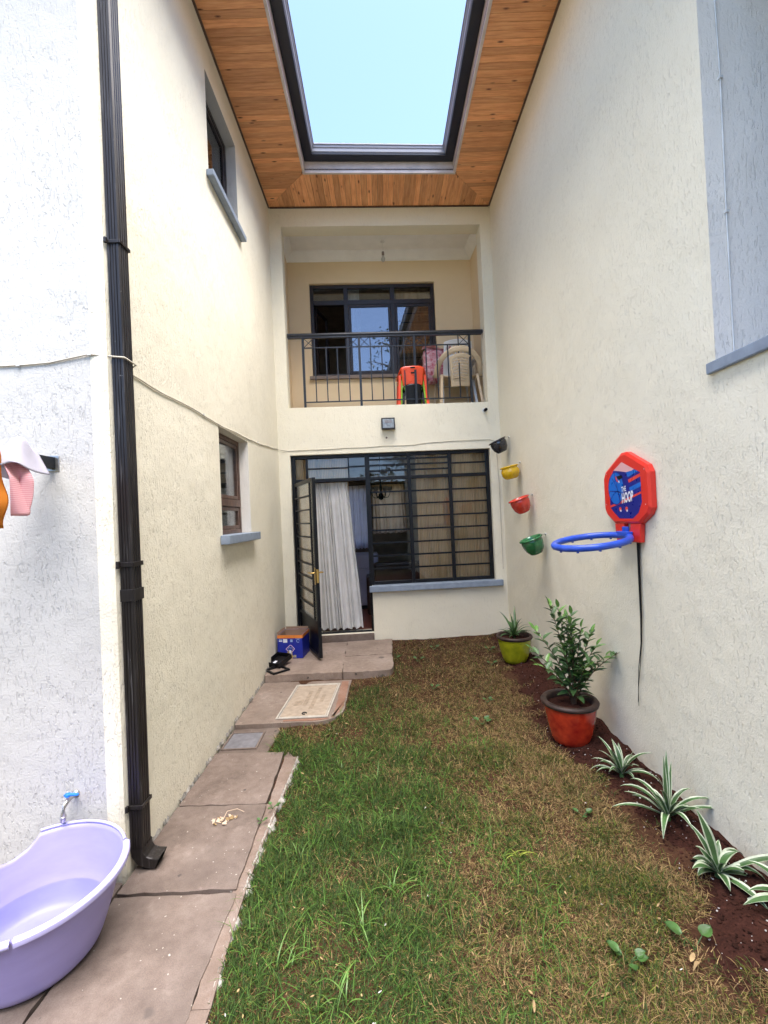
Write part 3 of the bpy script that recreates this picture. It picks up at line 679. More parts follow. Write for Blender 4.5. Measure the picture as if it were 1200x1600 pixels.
curtain('transom_curtain', 'beige curtain high behind the white doorway curtain', -.88, -.16, .25, 2.475, V0+.19, M_cbeige, 9, .010, seed=8)
curtain('sheer_curtain', 'lilac sheer curtain at the far window seen through the doorway', -.33, .12, 1.0, 2.34, 9.55, M_csheer, 5, .03, seed=9)
curtain('sheer_curtain', 'peach sheer curtain at the far window seen behind the barred bay', .24, .94, 1.3, 2.34, 9.55, M_corange, 8, .03, (.24, .96), seed=10)
for (a, b, z0, z1) in ((-.32, .12, 1.1, 2.33), (.25, .95, 1.35, 2.33)):
    ww = put('window', rect_frame(G(), lambda u, z, d: BW(u, 9.7+d, z), a+.001, b-.001, z0+.001, z1-.001, .03, .08, .12), M_brown, house)
    for i in range(1, 6): put('bar', wbox(a+.031, b-.031, 9.79, 9.80, z0+(z1-z0)*i/6-.006, z0+(z1-z0)*i/6+.006), M_black, ww)
    put('pane', wbox(a+.031, b-.031, 9.81, 9.814, z0+.031, z1-.031), M_glass, ww)
t = thing('cabinet', 'lilac white cupboard standing inside just past the doorway', 'cabinet', BW(.0, 7.62, .15), TH)
put('carcass', G().box(-.24, .24, -.24, .24, .06, .90), M_appl, t, bevel=.012)
put('cabinet_door', G().box(-.232, .232, -.262, -.243, .10, .66), M_appl, t, bevel=.008); put('drawer', G().box(-.232, .232, -.262, -.243, .67, .885), M_appl, t, bevel=.008)
put('plinth', G().box(-.22, .22, -.22, .22, 0, .06), M_dark, t); put('knob', G().lathe([(0, .03), (.012, .03), (.014, .02), (.006, .0)], 12, T=Matrix.Translation((.18, -.262, .60)) @ Matrix.Rotation(R(90), 4, 'X')), M_chrome, t)
t = thing('chandelier', 'dark branched chandelier hanging in the room behind the barred bay', 'chandelier', BW(.36, 8.0, 2.05), TH)
put('stem', G().tube([(0, 0, .7), (0, 0, -.05)], .010, 8).lathe([(0, -.10), (.04, -.08), (.05, -.03), (.02, .04), (.03, .12), (.01, .2)], 14), M_black, t)
for i in range(6):
    a = i*math.pi/3; ca, sa = math.cos(a), math.sin(a)
    put('arm', G().tube([(ca*r, sa*r, z) for r, z in ((.02, .0), (.07, -.06), (.13, -.05), (.16, .01), (.165, .05))], .006, 6), M_black, t)
    put('shade', G().lathe([(.018, .05), (.035, .07), (.045, .13), (.042, .135), (.03, .075)], 12, (ca*.165, sa*.165, 0)), M_bulb, t)
t = thing('sofa', 'dark low sofa in the shade of the ground floor room', 'sofa', BW(.75, 7.3, .15), TH)
put('seat', G().box(-.6, .6, -.3, .35, .08, .42), M_furn, t, bevel=.04); put('backrest', G().box(-.6, .6, -.42, -.29, .08, .80), M_furn, t, bevel=.04)
for s in (-1, 1): put('armrest', G().box(s*.66-.06, s*.66+.06, -.42, .36, .0, .58), M_furn, t, bevel=.03)

# ------------------------------------------------------------------ balcony
VB = 6.60; BU0, BU1 = -.935, 1.79; CEIL = 5.56
panel('balcony_wall', lambda u, z, d: BW(u, VB+d, z), BU0-.1, BU1+.1, 3.0, 5.7, [(-.625, 1.232, 3.748, 5.130, 0)], .18, [M_tan])
put('balcony_wall', G().quad(c(BU0, VR, 3.0), c(BU0, VB, 3.0), c(BU0, VB, 5.7), c(BU0, VR, 5.7)).quad(c(BU0, VR+.0005, 3.0), c(BU0, VR+.0005, 5.7), c(-.8785, VR+.0005, 5.7), c(-.8785, VR+.0005, 3.0)), M_tan, house, fix=False)
put('balcony_wall', G().quad(c(BU1, VR, 3.0), c(BU1, VR, 5.7), c(BU1, VB, 5.7), c(BU1, VB, 3.0)).quad(c(BU1, VR+.0005, 3.0), c(BU1, VR+.0005, 5.7), c(1.7255, VR+.0005, 5.7), c(1.7255, VR+.0005, 3.0)), M_tan, house, fix=False)
put('balcony_floor', wbox(BU0, BU1, VR+.001, VB-.001, 2.95, 3.096), M_mortar, house); put('balcony_ceiling', wbox(BU0-.05, BU1+.05, VR+.001, VB+.05, CEIL, CEIL+.03), M_ceil, house)
g = G()     # plaster cornice: coved profile along back and sides
pr = [(0, CEIL-.115), (.012, CEIL-.112), (.016, CEIL-.098), (.03, CEIL-.088), (.055, CEIL-.055), (.085, CEIL-.028), (.098, CEIL-.014), (.104, CEIL-.001)]
rows = [[BW(BU0+o, VR+.002, z), BW(BU0+o, VB-o, z), BW(BU1-o, VB-o, z), BW(BU1-o, VR+.002, z)] for o, z in pr]
g.add([p for r in rows for p in r], [(i*4+q, (i+1)*4+q, (i+1)*4+q+1, i*4+q+1) for i in range(len(pr)-1) for q in range(3)]); put('cornice', g, M_ceil, house, fix=False)
PBB = lambda u, z, d: BW(u, VB+d, z)
w = put('window', rect_frame(G(), PBB, -.624, 1.231, 3.75, 5.129, .05, .05, .11), M_brown, house, bevel=.003)
put('frame_rail', pbox(PBB, -.573, 1.18, 4.83, 4.90, .052, .108), M_brown, w, bevel=.003)
for u in (-.095, .60): put('mullion', pbox(PBB, u-.032, u+.032, 3.801, 4.829, .05, .106), M_brown, w, bevel=.003); put('mullion', pbox(PBB, u-.032, u+.032, 4.901, 5.078, .05, .106), M_brown, w, bevel=.003)
for a, b in ((-.062, .567), (.633, 1.18)):
    put('casement', rect_frame(G(), PBB, a+.002, b-.002, 3.803, 4.827, .035, .056, .095), M_brown, w, bevel=.003)
    put('pane', pbox(PBB, a+.038, b-.038, 3.84, 4.79, .07, .074), M_glass2, w)
for a, b in ((-.573, -.128), (-.062, .567), (.633, 1.18)): put('pane', G().box(a, b, 0, .004, 4.904, 5.072, lambda u, d, z: BW(u, VB+.06+d+(z-4.904)*.26, z)), M_glass, w)
# the left casement stands open into the room
CP = lambda s, d, z: BW(-.570+s*.30+d*.95, VB+.12+s*.95-d*.30, z)
put('casement', G().box(0, .035, 0, .035, 3.803, 4.827, CP).box(.41, .445, 0, .035, 3.803, 4.827, CP).box(.035, .41, 0, .035, 3.803, 3.838, CP).box(.035, .41, 0, .035, 4.79, 4.827, CP), M_brown, w)
for i in range(8):
    z = 3.90+.135*i
    if i != 7: put('bar', pbox(PBB, .60, 1.18, z-.006, z+.006, .115, .127), M_black, w)
put('sill', pbox(PBB, -.665, 1.27, 3.70, 3.747, -.05, -.001), M_sillb, w, bevel=.004)
g = G(); q = (-1.6, 2.3, VB+.181, 9.5, 3.05, 5.6)
g.quad(c(q[0], q[2], q[4]), c(q[1], q[2], q[4]), c(q[1], q[3], q[4]), c(q[0], q[3], q[4]), 1); g.quad(c(q[0], q[2], q[5]), c(q[0], q[3], q[5]), c(q[1], q[3], q[5]), c(q[1], q[2], q[5]))
g.quad(c(q[0], q[3], q[4]), c(q[1], q[3], q[4]), c(q[1], q[3], q[5]), c(q[0], q[3], q[5])); g.quad(c(q[0], q[2], q[4]), c(q[0], q[3], q[4]), c(q[0], q[3], q[5]), c(q[0], q[2], q[5])); g.quad(c(q[1], q[2], q[4]), c(q[1], q[2], q[5]), c(q[1], q[3], q[5]), c(q[1], q[3], q[4]))
put('room_shell', g, [M_room, M_floor], house)
curtain('window_curtain', 'brown curtain behind the right pane of the balcony window', .66, 1.25, 3.6, 5.2, VB+.26, M_cbeige, 7, .03, (.80, 1.25), seed=12)
curtain('sheer_curtain', 'thin white curtain edge behind the middle pane of the balcony window', -.06, .10, 3.6, 5.2, VB+.26, M_cwhite, 3, .03, seed=13)
curtain('window_curtain', 'mauve curtain behind the upper left window', 0, .1, 0, .1, 0, M_csheer, 1) if False else None
t = thing('window_curtain', 'dull mauve curtain behind the upper window in the left wall', 'curtain', (XL-.26, 4.0, 4.45))
put('fabric', G().grid(lambda s, r: (.015*math.sin(s*50)+.01*math.sin(s*17), -.42+.84*s, .98*r), 80, 6), M_csheer, t, fix=False)
put('rod', G().tube([(0, -.44, .99), (0, .44, .99)], .01, 8), M_brown, t)

rl = thing('balcony_railing', 'charcoal steel balcony railing with crossed panels under the handrail', 'railing', BW(.43, V0+.08, 3.10), TH)
P_ = lambda u: u-.43
put('handrail', G().tube([(P_(-.868), 0, .965), (P_(1.712), 0, .965)], .027, 12).box(P_(-.86), P_(1.70), -.018, .018, .925, .943), M_rail, rl)
put('rail', G().box(P_(-.669), P_(1.532), -.007, .007, .792, .806), M_rail, rl); put('rail', G().box(P_(-.669), P_(1.532), -.007, .007, .080, .094), M_rail, rl)
US = [-.669, -.518, -.371, -.226, -.080, .065, .211, .358, .505, .652, .792, .945, 1.090, 1.237, 1.383, 1.532]
for i, u in enumerate(US):
    if i in (0, 5, 10, 15): put('post', G().box(P_(u)-.015, P_(u)+.015, -.013, .013, 0, .925), M_rail, rl)
    else: put('baluster', G().box(P_(u)-.007, P_(u)+.007, -.0065, .0065, .094, .925 if i in (1, 4, 6, 9, 11, 14) else .792), M_rail, rl)
for i in (0, 4, 5, 9, 10, 14):
    a, b = P_(US[i])+.016, P_(US[i+1])-.016
    put('cross', G().bar((a, 0, .808), (b, 0, .923), .012, .006).bar((a, .0065, .923), (b, .0065, .808), .012, .006), M_rail, rl)
t = thing('hanging_bulb', 'bare bulb hanging on a short flex from the balcony ceiling', 'light bulb', BW(.465, 6.3, CEIL), TH)
put('flex', G().tube([(0, 0, 0), (.004, 0, -.1), (0, 0, -.17)], .004, 6).lathe([(.03, -.001), (.03, -.012), (.006, -.02)], 14), M_cabw, t)
put('holder', G().lathe([(.006, -.15), (.017, -.155), (.019, -.20), (.015, -.205)], 14), M_sillb, t); put('bulb', G().lathe([(.012, -.206), (.016, -.22), (.029, -.25), (.029, -.268), (.018, -.288), (0, -.293)], 16), M_bulb, t)

# ------------------------------------------------------------------ fittings on the walls
# rectangular ribbed downpipe
t = thing('downpipe', 'dark brown ribbed square downpipe running down the left wall corner', 'downpipe', (XL, 2.218, 0))
px0, px1, py0, py1 = .004, .066, -.040, .040
def pipe_profile():
    o = []
    def side(a, b, n=3):
        a, b = Vector(a), Vector(b); d = b-a; nn = Vector((d.y, -d.x)).normalized()*-.0035
        for i in range(n):
            for s, k in ((.10+.28*i, 0), (.13+.28*i, 1), (.21+.28*i, 1), (.24+.28*i, 0)): o.append(tuple(a+d*s+nn*k))
        
    r = .007
    o.append((px0, py0)); side((px0+r, py0), (px1-r, py0)); o.append((px1-r, py0)); o.append((px1, py0+r)); side((px1, py0+r), (px1, py1-r)); o.append((px1, py1-r)); o.append((px1-r, py1)); o.append((px0, py1)); return o
pp = pipe_profile(); n = len(pp)
g = G(); zz_ = [.10, .8, 1.32, 2.2, 3.05, 4.2, 5.55]
g.add([(x+.004*math.sin(z*1.1), y, z) for z in zz_ for x, y in pp], [(i*n+j, i*n+(j+1) % n, (i+1)*n+(j+1) % n, (i+1)*n+j) for i in range(len(zz_)-1) for j in range(n)])
put('pipe', g, M_pipe, t)
def band(z, h, e, nm='bracket', m=M_pipe, ear=True):
    g = G(); ox = .004*math.sin(z*1.1)
    g.box(px1-.001+ox, px1+e+ox, py0-e, py1+e, z-h/2, z+h/2); g.box(px0, px1-.002+ox, py0-e, py0+.001, z-h/2, z+h/2); g.box(px0, px1-.002+ox, py1-.001, py1+e, z-h/2, z+h/2)
    if ear: g.box(.0, .012, py0-.024, py0-e-.001, z-h*.8, z+h*.8); g.box(.0, .012, py1+e+.001, py1+.024, z-h*.8, z+h*.8)
    put(nm, g, m, t, bevel=.0015)
band(1.475, .022, .006); band(3.05, .016, .006); band(.308, .018, .006); band(4.7, .016, .006); band(1.325, .058, .004, 'socket', ear=False)
g = G(); sh = []
for k_, (dx, z, tl) in enumerate(((0, .105, 0), (.004, .075, R(18)), (.022, .048, R(42)), (.055, .034, R(62)), (.095, .030, R(72)))):
    ring = [(-.033, -.044), (.033, -.044), (.033, .044), (-.033, .044)]
    sh.append([(.035+dx+a*math.cos(tl), b, z+a*math.sin(tl)*.75+.004) for a, b in ring])
g.add([p for r in sh for p in r], [(i*4+j, i*4+(j+1) % 4, (i+1)*4+(j+1) % 4, (i+1)*4+j) for i in range(4) for j in range(4)]); put('shoe', g, M_pipe, t, bevel=.006)

def wire(name, label, pts, r, m, wob=.006, seed=0, cat='cable', clips=()):
    rr = random.Random(seed); t = thing(name, label, cat, pts[0]); o = Vector(pts[0]); out = []
    for a, b in zip(pts, pts[1:]):
        a, b = Vector(a), Vector(b); n = max(1, int((b-a).length/.12))
        for i in range(n):
            q = a+(b-a)*(i/n)
            if i: q = q+Vector((0, 0, rr.uniform(-wob, wob)))
            out.append(q-o)
    out.append(Vector(pts[-1])-o); put('wire', G().tube(out, r, 6), m, t)
    for p in clips: put('clip', G().box(-.008, .008, -.008, .008, -.006, .006, lambda x, y, z, p=p: (p[0]+x-o.x, p[1]+y-o.y, p[2]+z-o.z)), M_cabw, t)
    return t
wire('cable', 'thin grey cable strung along the left wall round the downpipe and over the door', [(-2.6, YF-.006, 2.42), (-1.68, YF-.006, 2.452), (-1.55, YF-.006, 2.458), (-1.36, YF-.008, 2.49), (-1.285, 2.170, 2.487), (-1.209, 2.171, 2.478), (-1.207, 2.268, 2.474), (XL+.006, 2.31, 2.455), (XL+.006, 2.7, 2.448), (XL+.006, 3.1, 2.462), (XL+.006, 3.7, 2.452), (XL+.006, 4.4, 2.475), (XL+.006, 5.1, 2.52), (XL+.006, 5.72, 2.565), BW(-.9, V0-.005, 2.545), BW(-.2, V0-.005, 2.56), BW(.6, V0-.005, 2.565), BW(1.1, V0-.005, 2.595), BW(1.72, V0-.005, 2.60), BW(1.80, V0-.005, 2.57), BW(1.82, V0-.005, 2.0), BW(1.82, V0-.005, .9)], .0042, M_cab, .006, 2,
     clips=[(-1.36, YF-.006, 2.49), (-1.70, YF-.006, 2.452), (XL+.006, 3.3, 2.461), (XL+.006, 4.75, 2.5)])
wire('cable', 'thin white cable clipped down the white window reveal on the right', [(1.688, 2.094, 4.3), (1.700, 2.094, 3.66), (1.695, 2.094, 3.02), (1.697, 2.094, 2.34)], .004, M_cabw, .0, 3, clips=[(1.70, 2.093, 3.66), (1.696, 2.093, 3.02)])

t = thing('floodlight', 'small black framed floodlight on the wall between balcony and door', 'floodlight', BW(.393, V0, 2.835), TH)
Tl = Matrix.Rotation(R(-12), 4, 'X')
PT = lambda x, y, z: tuple(Tl @ Vector((x, y, z)))
put('housing', G().box(-.088, .088, -.062, -.030, -.078, .078, PT).box(-.07, .07, -.029, -.012, -.055, .055, PT), M_dark, t, bevel=.006)
put('bezel', rect_frame(G(), lambda a, z, d: PT(a, -.063-d, z), -.086, .086, -.076, .076, .014, 0, .007), M_dark, t, bevel=.002)
put('lens', G().box(-.071, .071, -.0665, -.063, -.061, .061, PT), M_lens, t); put('reflector', G().box(-.045, .045, -.069, -.067, .004, .040, PT), M_grey, t); put('bracket', G().box(-.02, .02, -.02, 0, -.03, .03), M_dark, t)
t = thing('drain_spout', 'short black drain spout poking out under the balcony corner', 'drain spout', BW(1.672, V0, 2.985), TH)
g = G(); g.lathe([(.017, .0), (.020, .0), (.020, .075), (.016, .075), (.016, .01), (0, .01)], 16, T=Matrix.Rotation(R(90), 4, 'X')); put('pipe_stub', g, M_dark, t); put('collar', G().lathe([(.0205, .0), (.034, .0), (.033, .008), (.0205, .012)], 16, T=Matrix.Rotation(R(90), 4, 'X')), M_cabw, t)
t = thing('screw_plug', 'tiny dark screw hole plug under the floodlight', 'screw plug', BW(.367, V0, 2.676), TH)
put('plug', G().lathe([(0, .008), (.010, .006), (.013, .0)], 10, T=Matrix.Rotation(R(90), 4, 'X')), M_sillb, t)

# basketball toy on the right wall
t = thing('basketball_hoop', 'red toy basketball backboard with a blue ring on the right wall', 'basketball hoop', (XR, 2.872, 1.42))
def PH(s, z, d): return (-d, -s, z)          # s runs towards the camera, d stands off the wall
bo = [(-.03, .575), (.03, .575), (.245, .470), (.272, .425), (.272, .215), (.245, .175), (.150, .118), (.132, .085), (.132, .0), (-.132, .0), (-.132, .085), (-.150, .118), (-.245, .175), (-.272, .215), (-.272, .425), (-.245, .470)]
hole_ = [(-.035, .075), (.035, .075), (.035, .115), (-.035, .115)]
def inset(o, k, c=(0, .31)): return [(c[0]+(x-c[0])*k, c[1]+(z-c[1])*k) for x, z in o]
g = G()
up_o = [p for p in bo if p[1] > .11]; n = len(up_o)
fr_ = inset(up_o, .93)
up_full = up_o
g.prism(up_o, PH, .003, .032)
g.add([PH(x, z, .032) for x, z in up_o]+[PH(x, z, .042) for x, z in fr_], [(i, (i+1) % n, n+(i+1) % n, n+i) for i in range(n)]+[tuple(range(n, 2*n))])
g.box(-.150, -.036, .003, .036, .0, .117, lambda x, y, z: PH(x if z > .05 else x*.9, z, y)); g.box(.036, .150, .003, .036, .0, .117, lambda x, y, z: PH(x if z > .05 else x*.9, z, y)); g.box(-.0355, .0355, .003, .034, .0, .070, lambda x, y, z: PH(x, z, y))
bb = put('backboard', g, M_red, t, bevel=.006)
for s_, z_ in ((-.235, .245), (-.215, .455), (.225, .445), (.225, .235)): put('screw', G().lathe([(0, .004), (.006, .003), (.008, 0)], 10, T=Matrix.Translation(PH(s_, z_, .0335+.005)) @ Matrix.Rotation(R(-90), 4, 'Y')), M_swhite, bb)
# printed sticker, laid in thin layers
ST_ = [(-.015, .515), (.125, .455), (.185, .43), (.190, .25), (.150, .185), (.085, .150), (-.07, .150), (-.145, .195), (-.180, .225), (-.185, .40), (-.12, .47)]
g = G()
def lay(o, d, mi): g.add([PH(x, z, d) for x, z in o], [tuple(range(len(o)))], mi)
lay(ST_, .0425, 0)
lay([(-.015, .515), (.125, .455), (.06, .44), (-.05, .46), (-.12, .47)], .0428, 2)
lay([(.03, .445), (.135, .450), (.165, .438), (.05, .412)], .0431, 1); lay([(.05, .395), (.187, .425), (.188, .405), (.06, .375)], .0431, 4); lay([(.06, .345), (.188, .372), (.189, .345), (.07, .318)], .0431, 1)
lay([(-.19, .235), (-.05, .262), (.189, .315), (.189, .302), (-.04, .248), (-.185, .222)], .0431, 4)
ball = [(-.098+.095*math.cos(a), .350+.107*math.sin(a)) for a in np.linspace(0, 2*math.pi, 40, endpoint=False)]
lay(ball, .0434, 1)
def stroke(pts, w, d, mi):
    for (a, b), (c_, e) in zip(pts, pts[1:]):
        L = math.hypot(c_-a, e-b) or 1; nx, nz = -(e-b)/L*w/2, (c_-a)/L*w/2; lay([(a+nx, b+nz), (c_+nx, e+nz), (c_-nx, e-nz), (a-nx, b-nz)], d, mi)
stroke([(-.098+.095*math.cos(a), .350+.107*math.sin(a)) for a in np.linspace(0, 2*math.pi, 41)], .005, .0437, 0)
for f_ in (lambda q: (-.178+.05*math.sin(q*math.pi)+.0+.19*q, .335+.02*math.sin(q*3)-.08*q), lambda q: (-.11+.06*q, .455-.21*q), lambda q: (-.14+.02*math.sin(q*math.pi)+.09*q, .42-.17*q), lambda q: (-.165+.17*q, .28+.05*math.sin(q*math.pi))):
    stroke([f_(q) for q in np.linspace(0, 1, 10)], .005, .0438, 0)
lay([(-.085, .428), (-.02, .432), (-.005, .415), (-.05, .402), (-.07, .410)], .0439, 5); lay([(-.098, .425), (-.088, .43), (-.075, .405), (-.06, .392), (-.07, .388), (-.088, .400)], .04395, 4); lay([(-.062, .398), (-.050, .398), (-.048, .385), (-.058, .382)], .0439, 3)
for s_ in (-.055, .02): lay([(s_+.016*math.cos(a), .212+.014*math.sin(a)) for a in np.linspace(0, 2*math.pi, 12, endpoint=False)], .0434, 4); lay([(s_+.008*math.cos(a)+.006, .200+.008*math.sin(a)) for a in np.linspace(0, 2*math.pi, 10, endpoint=False)], .0436, 3)
put('sticker', g, [M_navy, M_sblue, M_spink, M_swhite, M_sred, M_dark], bb, fix=False)
def text(body, size, to_world, m, parent, sx=1, shear=0, name='lettering', off=.004):
    cu = bpy.data.curves.new('lettering', 'FONT'); cu.body = body; cu.size = size; cu.align_x = 'LEFT'; cu.offset = off*size; cu.shear = shear
    o = bpy.data.objects.new('lettering', cu); COL.objects.link(o); dg = bpy.context.evaluated_depsgraph_get(); me = bpy.data.meshes.new_from_object(o.evaluated_get(dg)); bpy.data.objects.remove(o)
    for v in me.vertices: v.co = Vector(to_world(v.co.x*sx, v.co.y))
    me.materials.clear(); me.materials.append(m); o = bpy.data.objects.new(name, me); COL.objects.link(o); o.parent = parent; return o
text('THE', .046, lambda x, y: PH(-.030+x, .322+y*1.0+x*.10, .0441), M_swhite, bb, .66, 0, off=.02)
text('HOOP', .088, lambda x, y: PH(-.030+x, .250+y+x*.10, .0441), M_swhite, bb, .52, 0, off=.035)
RC = Vector((-.272, .0, .012)); RR = .222
ring_pts = [RC+Vector((RR*math.cos(a), RR*math.sin(a), .060*math.cos(a)*RR/.222*.45+.012*math.sin(a))) for a in np.linspace(0, 2*math.pi, 56, endpoint=False)]
rg = put('ring', G().tube(ring_pts, .0215, 12, closed=True), M_blue, t)
for i in range(0, 56, 5): put('net_hook', G().box(-.006, .006, -.006, .006, -.028, -.016, lambda x, y, z, q=ring_pts[i]: (q.x+x, q.y+y, q.z+z)), M_blue, rg)
put('ring_mount', G().box(-.075, -.037, -.07, .07, .035, .068).box(-.055, -.037, -.03, .03, .062, .098), M_blue, t, bevel=.005)
t = thing('strap', 'thin black strap hanging down the wall from the basketball hoop', 'strap', (XR-.012, 2.83, 1.42))
cp = [(0, -.028, 0), (0, -.024, -.25), (0, -.020, -.48), (0, -.008, -.64), (0, .030, -.80), (0, .048, -.95), (0, .052, -1.055)]
g = G()
for k_, dx in ((0, 0), (1, .011)): g.tube([(p[0], p[1]-dx*(1-.5*i/6)+(.012*math.sin(i*1.3) if k_ else 0)*(i > 3), p[2]*(1 if not k_ else .98)) for i, p in enumerate(cp)], [.0065, .0055, .004, .003, .0024, .002, .0015] if not k_ else [.0045, .004, .0035, .003, .0022, .0016, .0012], 6)
put('cord', g, M_dark, t)

# four small glazed pots hooked on the right wall
for i, (y, z, m, s, tilt, lab) in enumerate(((5.475, 2.452, M_gblk, .98, 24, 'black glazed pot hooked on the right wall, highest of four'), (5.09, 2.090, M_gyel, .95, 12, 'yellow glazed pot hooked on the right wall'), (4.735, 1.706, M_gred2, 1.0, 20, 'small bright red glazed pot hooked on the right wall'), (4.40, 1.300, M_ggrn, 1.02, 20, 'dark green glazed pot hooked on the right wall, lowest of four'))):
    t = thing('wall_pot', lab, 'wall pot', (XR-.124*s, y, z), 0, 'glazed pots hooked on the right wall')
    T = Matrix.Rotation(R(-tilt), 4, 'Y') @ Matrix.Scale(s, 4)
    body = [(0, -.082), (.050, -.082), (.062, -.074), (.088, -.035), (.100, .015), (.102, .048), (.096, .062)] if i != 1 else [(0, -.078), (.056, -.078), (.082, -.064), (.104, -.025), (.108, .012), (.100, .042), (.090, .056)]
    put('body', G().lathe(body, 36, T=T), m, t)
    put('rim', G().lathe([(.096, .062), (.112, .066), (.115, .074), (.108, .082), (.098, .078), (.090, .055), (.086, .01), (.07, -.05), (0, -.066)] if i != 1 else [(.090, .056), (.108, .064), (.110, .072), (.103, .079), (.093, .074), (.092, .03), (.07, -.05), (0, -.064)], 36, T=T), m, t)
    put('hook', G().tube([Vector(T @ Vector((.100, 0, .078))), Vector((.108*s, 0, .112)), Vector((.121*s, 0, .112)), Vector((.118*s, .006, .092))], .0028, 6).lathe([(0, .012), (.009, .010), (.010, 0)], 8, T=Matrix.Translation((.124*s, 0, .112)) @ Matrix.Rotation(R(-90), 4, 'Y')), M_chrome, t)

# tap, clothes bar and washing on the white wall
t = thing('tap', 'brass outdoor tap with a blue lever handle on the white wall', 'tap', (-1.505, YF, .415)); t.scale = (.78, .78, .78)
put('body', G().tube([(0, .0, -.012), (0, -.05, -.012), (-.002, -.075, -.014), (-.006, -.095, -.032), (-.008, -.105, -.060), (-.008, -.105, -.088)], [.011, .011, .014, .012, .011, .013], 10).lathe([(.0, 0), (.022, 0), (.021, .006), (.011, .012)], 16, (0, 0, -.012), T=Matrix.Translation((0, -.001, -.012)) @ Matrix.Rotation(R(90), 4, 'X') @ Matrix.Translation((0, 0, .012))), M_chrome, t)
put('nozzle', G().lathe([(.013, -.115), (.015, -.112), (.015, -.094), (.017, -.092), (.017, -.084), (.012, -.082)], 12, (-.008, -.105, 0)), M_chrome, t); put('spindle', G().tube([(0, -.07, -.012), (0, -.07, .018)], .009, 10), M_chrome, t)
put('lever', G().box(-.022, .075, -.013, .013, .016, .027, lambda x, y, z: (x, -.07+y*(1 if x < .03 else .55)-.25*x, z+.12*x)).lathe([(0, .030), (.015, .028), (.017, .012)], 12, (0, -.07, 0)), M_tap, t, bevel=.003)
t = thing('clothes_bracket', 'black metal bar bracket sticking out of the white wall holding laundry', 'bracket', (-1.56, YF, 1.977))
put('bar', G().box(-.017, .017, -.60, -.004, -.027, .027), M_black, t, bevel=.002); put('wall_plate', G().box(-.034, .034, -.0045, 0, -.04, .036), M_chrome, t, bevel=.002)
def cloth(name, label, fn, nu, nv, m, loc, cat='cloth'):
    t = thing(name, label, cat, loc); o = put('fabric', G().grid(fn, nu, nv), m, t, fix=False)
    md = o.modifiers.new('thickness', 'SOLIDIFY'); md.thickness = .003; return t
bx = -1.56
def drape(w0, w1, drop0, drop1, seed, curl=.02, spread=.03, peak=0):
    # s along the bar (towards the camera), r from the front hem over the bar to the back hem
    rr = random.Random(seed); p = [rr.uniform(0, 6) for _ in range(4)]
    def fn(s, r):
        y = -(w0+(w1-w0)*s); t = (r-.45)/.45 if r < .45 else (r-.55)/.45 if r > .55 else 0
        if t < 0: z = .031+t*drop0*(1+.18*math.sin(s*5+p[0])); x = .021+spread*(-t)+curl*math.sin(s*9+p[1])*(-t)
        elif t > 0: z = .031-t*drop1*(1+.15*math.sin(s*4+p[2])); x = -.021-spread*t+curl*math.sin(s*8+p[3])*t
        else: z = .034; x = .021-(r-.45)/.10*.042
        y += .03*math.sin(s*7+p[0])*abs(t)+ (s-.5)*.05*abs(t)
        z += peak*math.exp(-((s-.25)/.12)**2)*math.exp(-((r-.5)/.2)**2)
        return (x, y, z)
    return fn
cloth('laundry_cloth', 'pale lilac baby hat with a pointed crown drying on the bar', drape(.12, .43, .085, .11, 3, .012, .050, .055), 30, 24, M_lil, (bx, YF, 1.977), 'laundry')
cloth('laundry_cloth', 'striped pink cloth hanging under the lilac hat', lambda s, r: (.030+.030*min(1, r*3)+.014*math.sin(s*7+r*3), -.205-.13*s-.03*r*math.sin(s*6.2+1)+.018*math.sin(s*12+r*2)*r+.05*(s-.5)*r*r, -.020-.235*r*(1-.30*math.exp(-((s-.42)/.10)**2))), 34, 20, M_pink, (bx, YF, 1.977), 'laundry')
cloth('laundry_cloth', 'orange cloth hanging at the left edge beside the pink one', lambda s, r: (.050+.012*math.sin(s*8+r*2)+.010*math.sin(r*11), -.355-.30*s-.012*math.sin(r*9)+.01*r, .020-.325*r), 30, 20, M_orange, (bx, YF, 1.977), 'laundry')

# ------------------------------------------------------------------ lilac tub with its broken lip
TC = Vector((-1.424, 1.781, .004)); t = thing('tub', 'large lilac plastic tub with a broken lip standing under the tap', 'tub', TC)
HT = .298; rad = lambda z: .214+(.309-.214)*(z/HT)**.86
NA = 120
def top(a):          # wall height round the rim; the lip is snapped off at the back left
    d = math.degrees(a) % 360
    if 124 < d < 214:
        e = min(d-124, 214-d); return HT-.010-.034*min(1, e/7)-.006*math.sin(d*.23)-.016*max(0, math.sin((d-124)/90*math.pi))
    return HT
g = G(); NZ = 16
def tubfn(inner):
    def fn(s, r):
        a = 2*math.pi*s; z = (.006 if inner else 0)+(top(a)-(.006 if inner else 0))*r; q = rad(z)-(.0045 if inner else 0)
        if r < .10: q -= .012*(1-r/.10)**2
        return (q*math.cos(a), q*math.sin(a), z)
    return fn
g.grid(tubfn(False), NA, NZ).grid(tubfn(True), NA, NZ)
ring = lambda inner, r: [tubfn(inner)(i/NA, r) for i in range(NA+1)]
g.add(ring(False, 1)+ring(True, 1), [(i, i+1, NA+2+i, NA+1+i) for i in range(NA)], 0)
g.add([(0, 0, .006)]+ring(True, 0), [(0, i+1, i+2) for i in range(NA)], 0, True); g.add([(0, 0, 0)]+ring(False, 0), [(0, i+2, i+1) for i in range(NA)], 0)
put('basin', g, M_tub, t, weld=True)
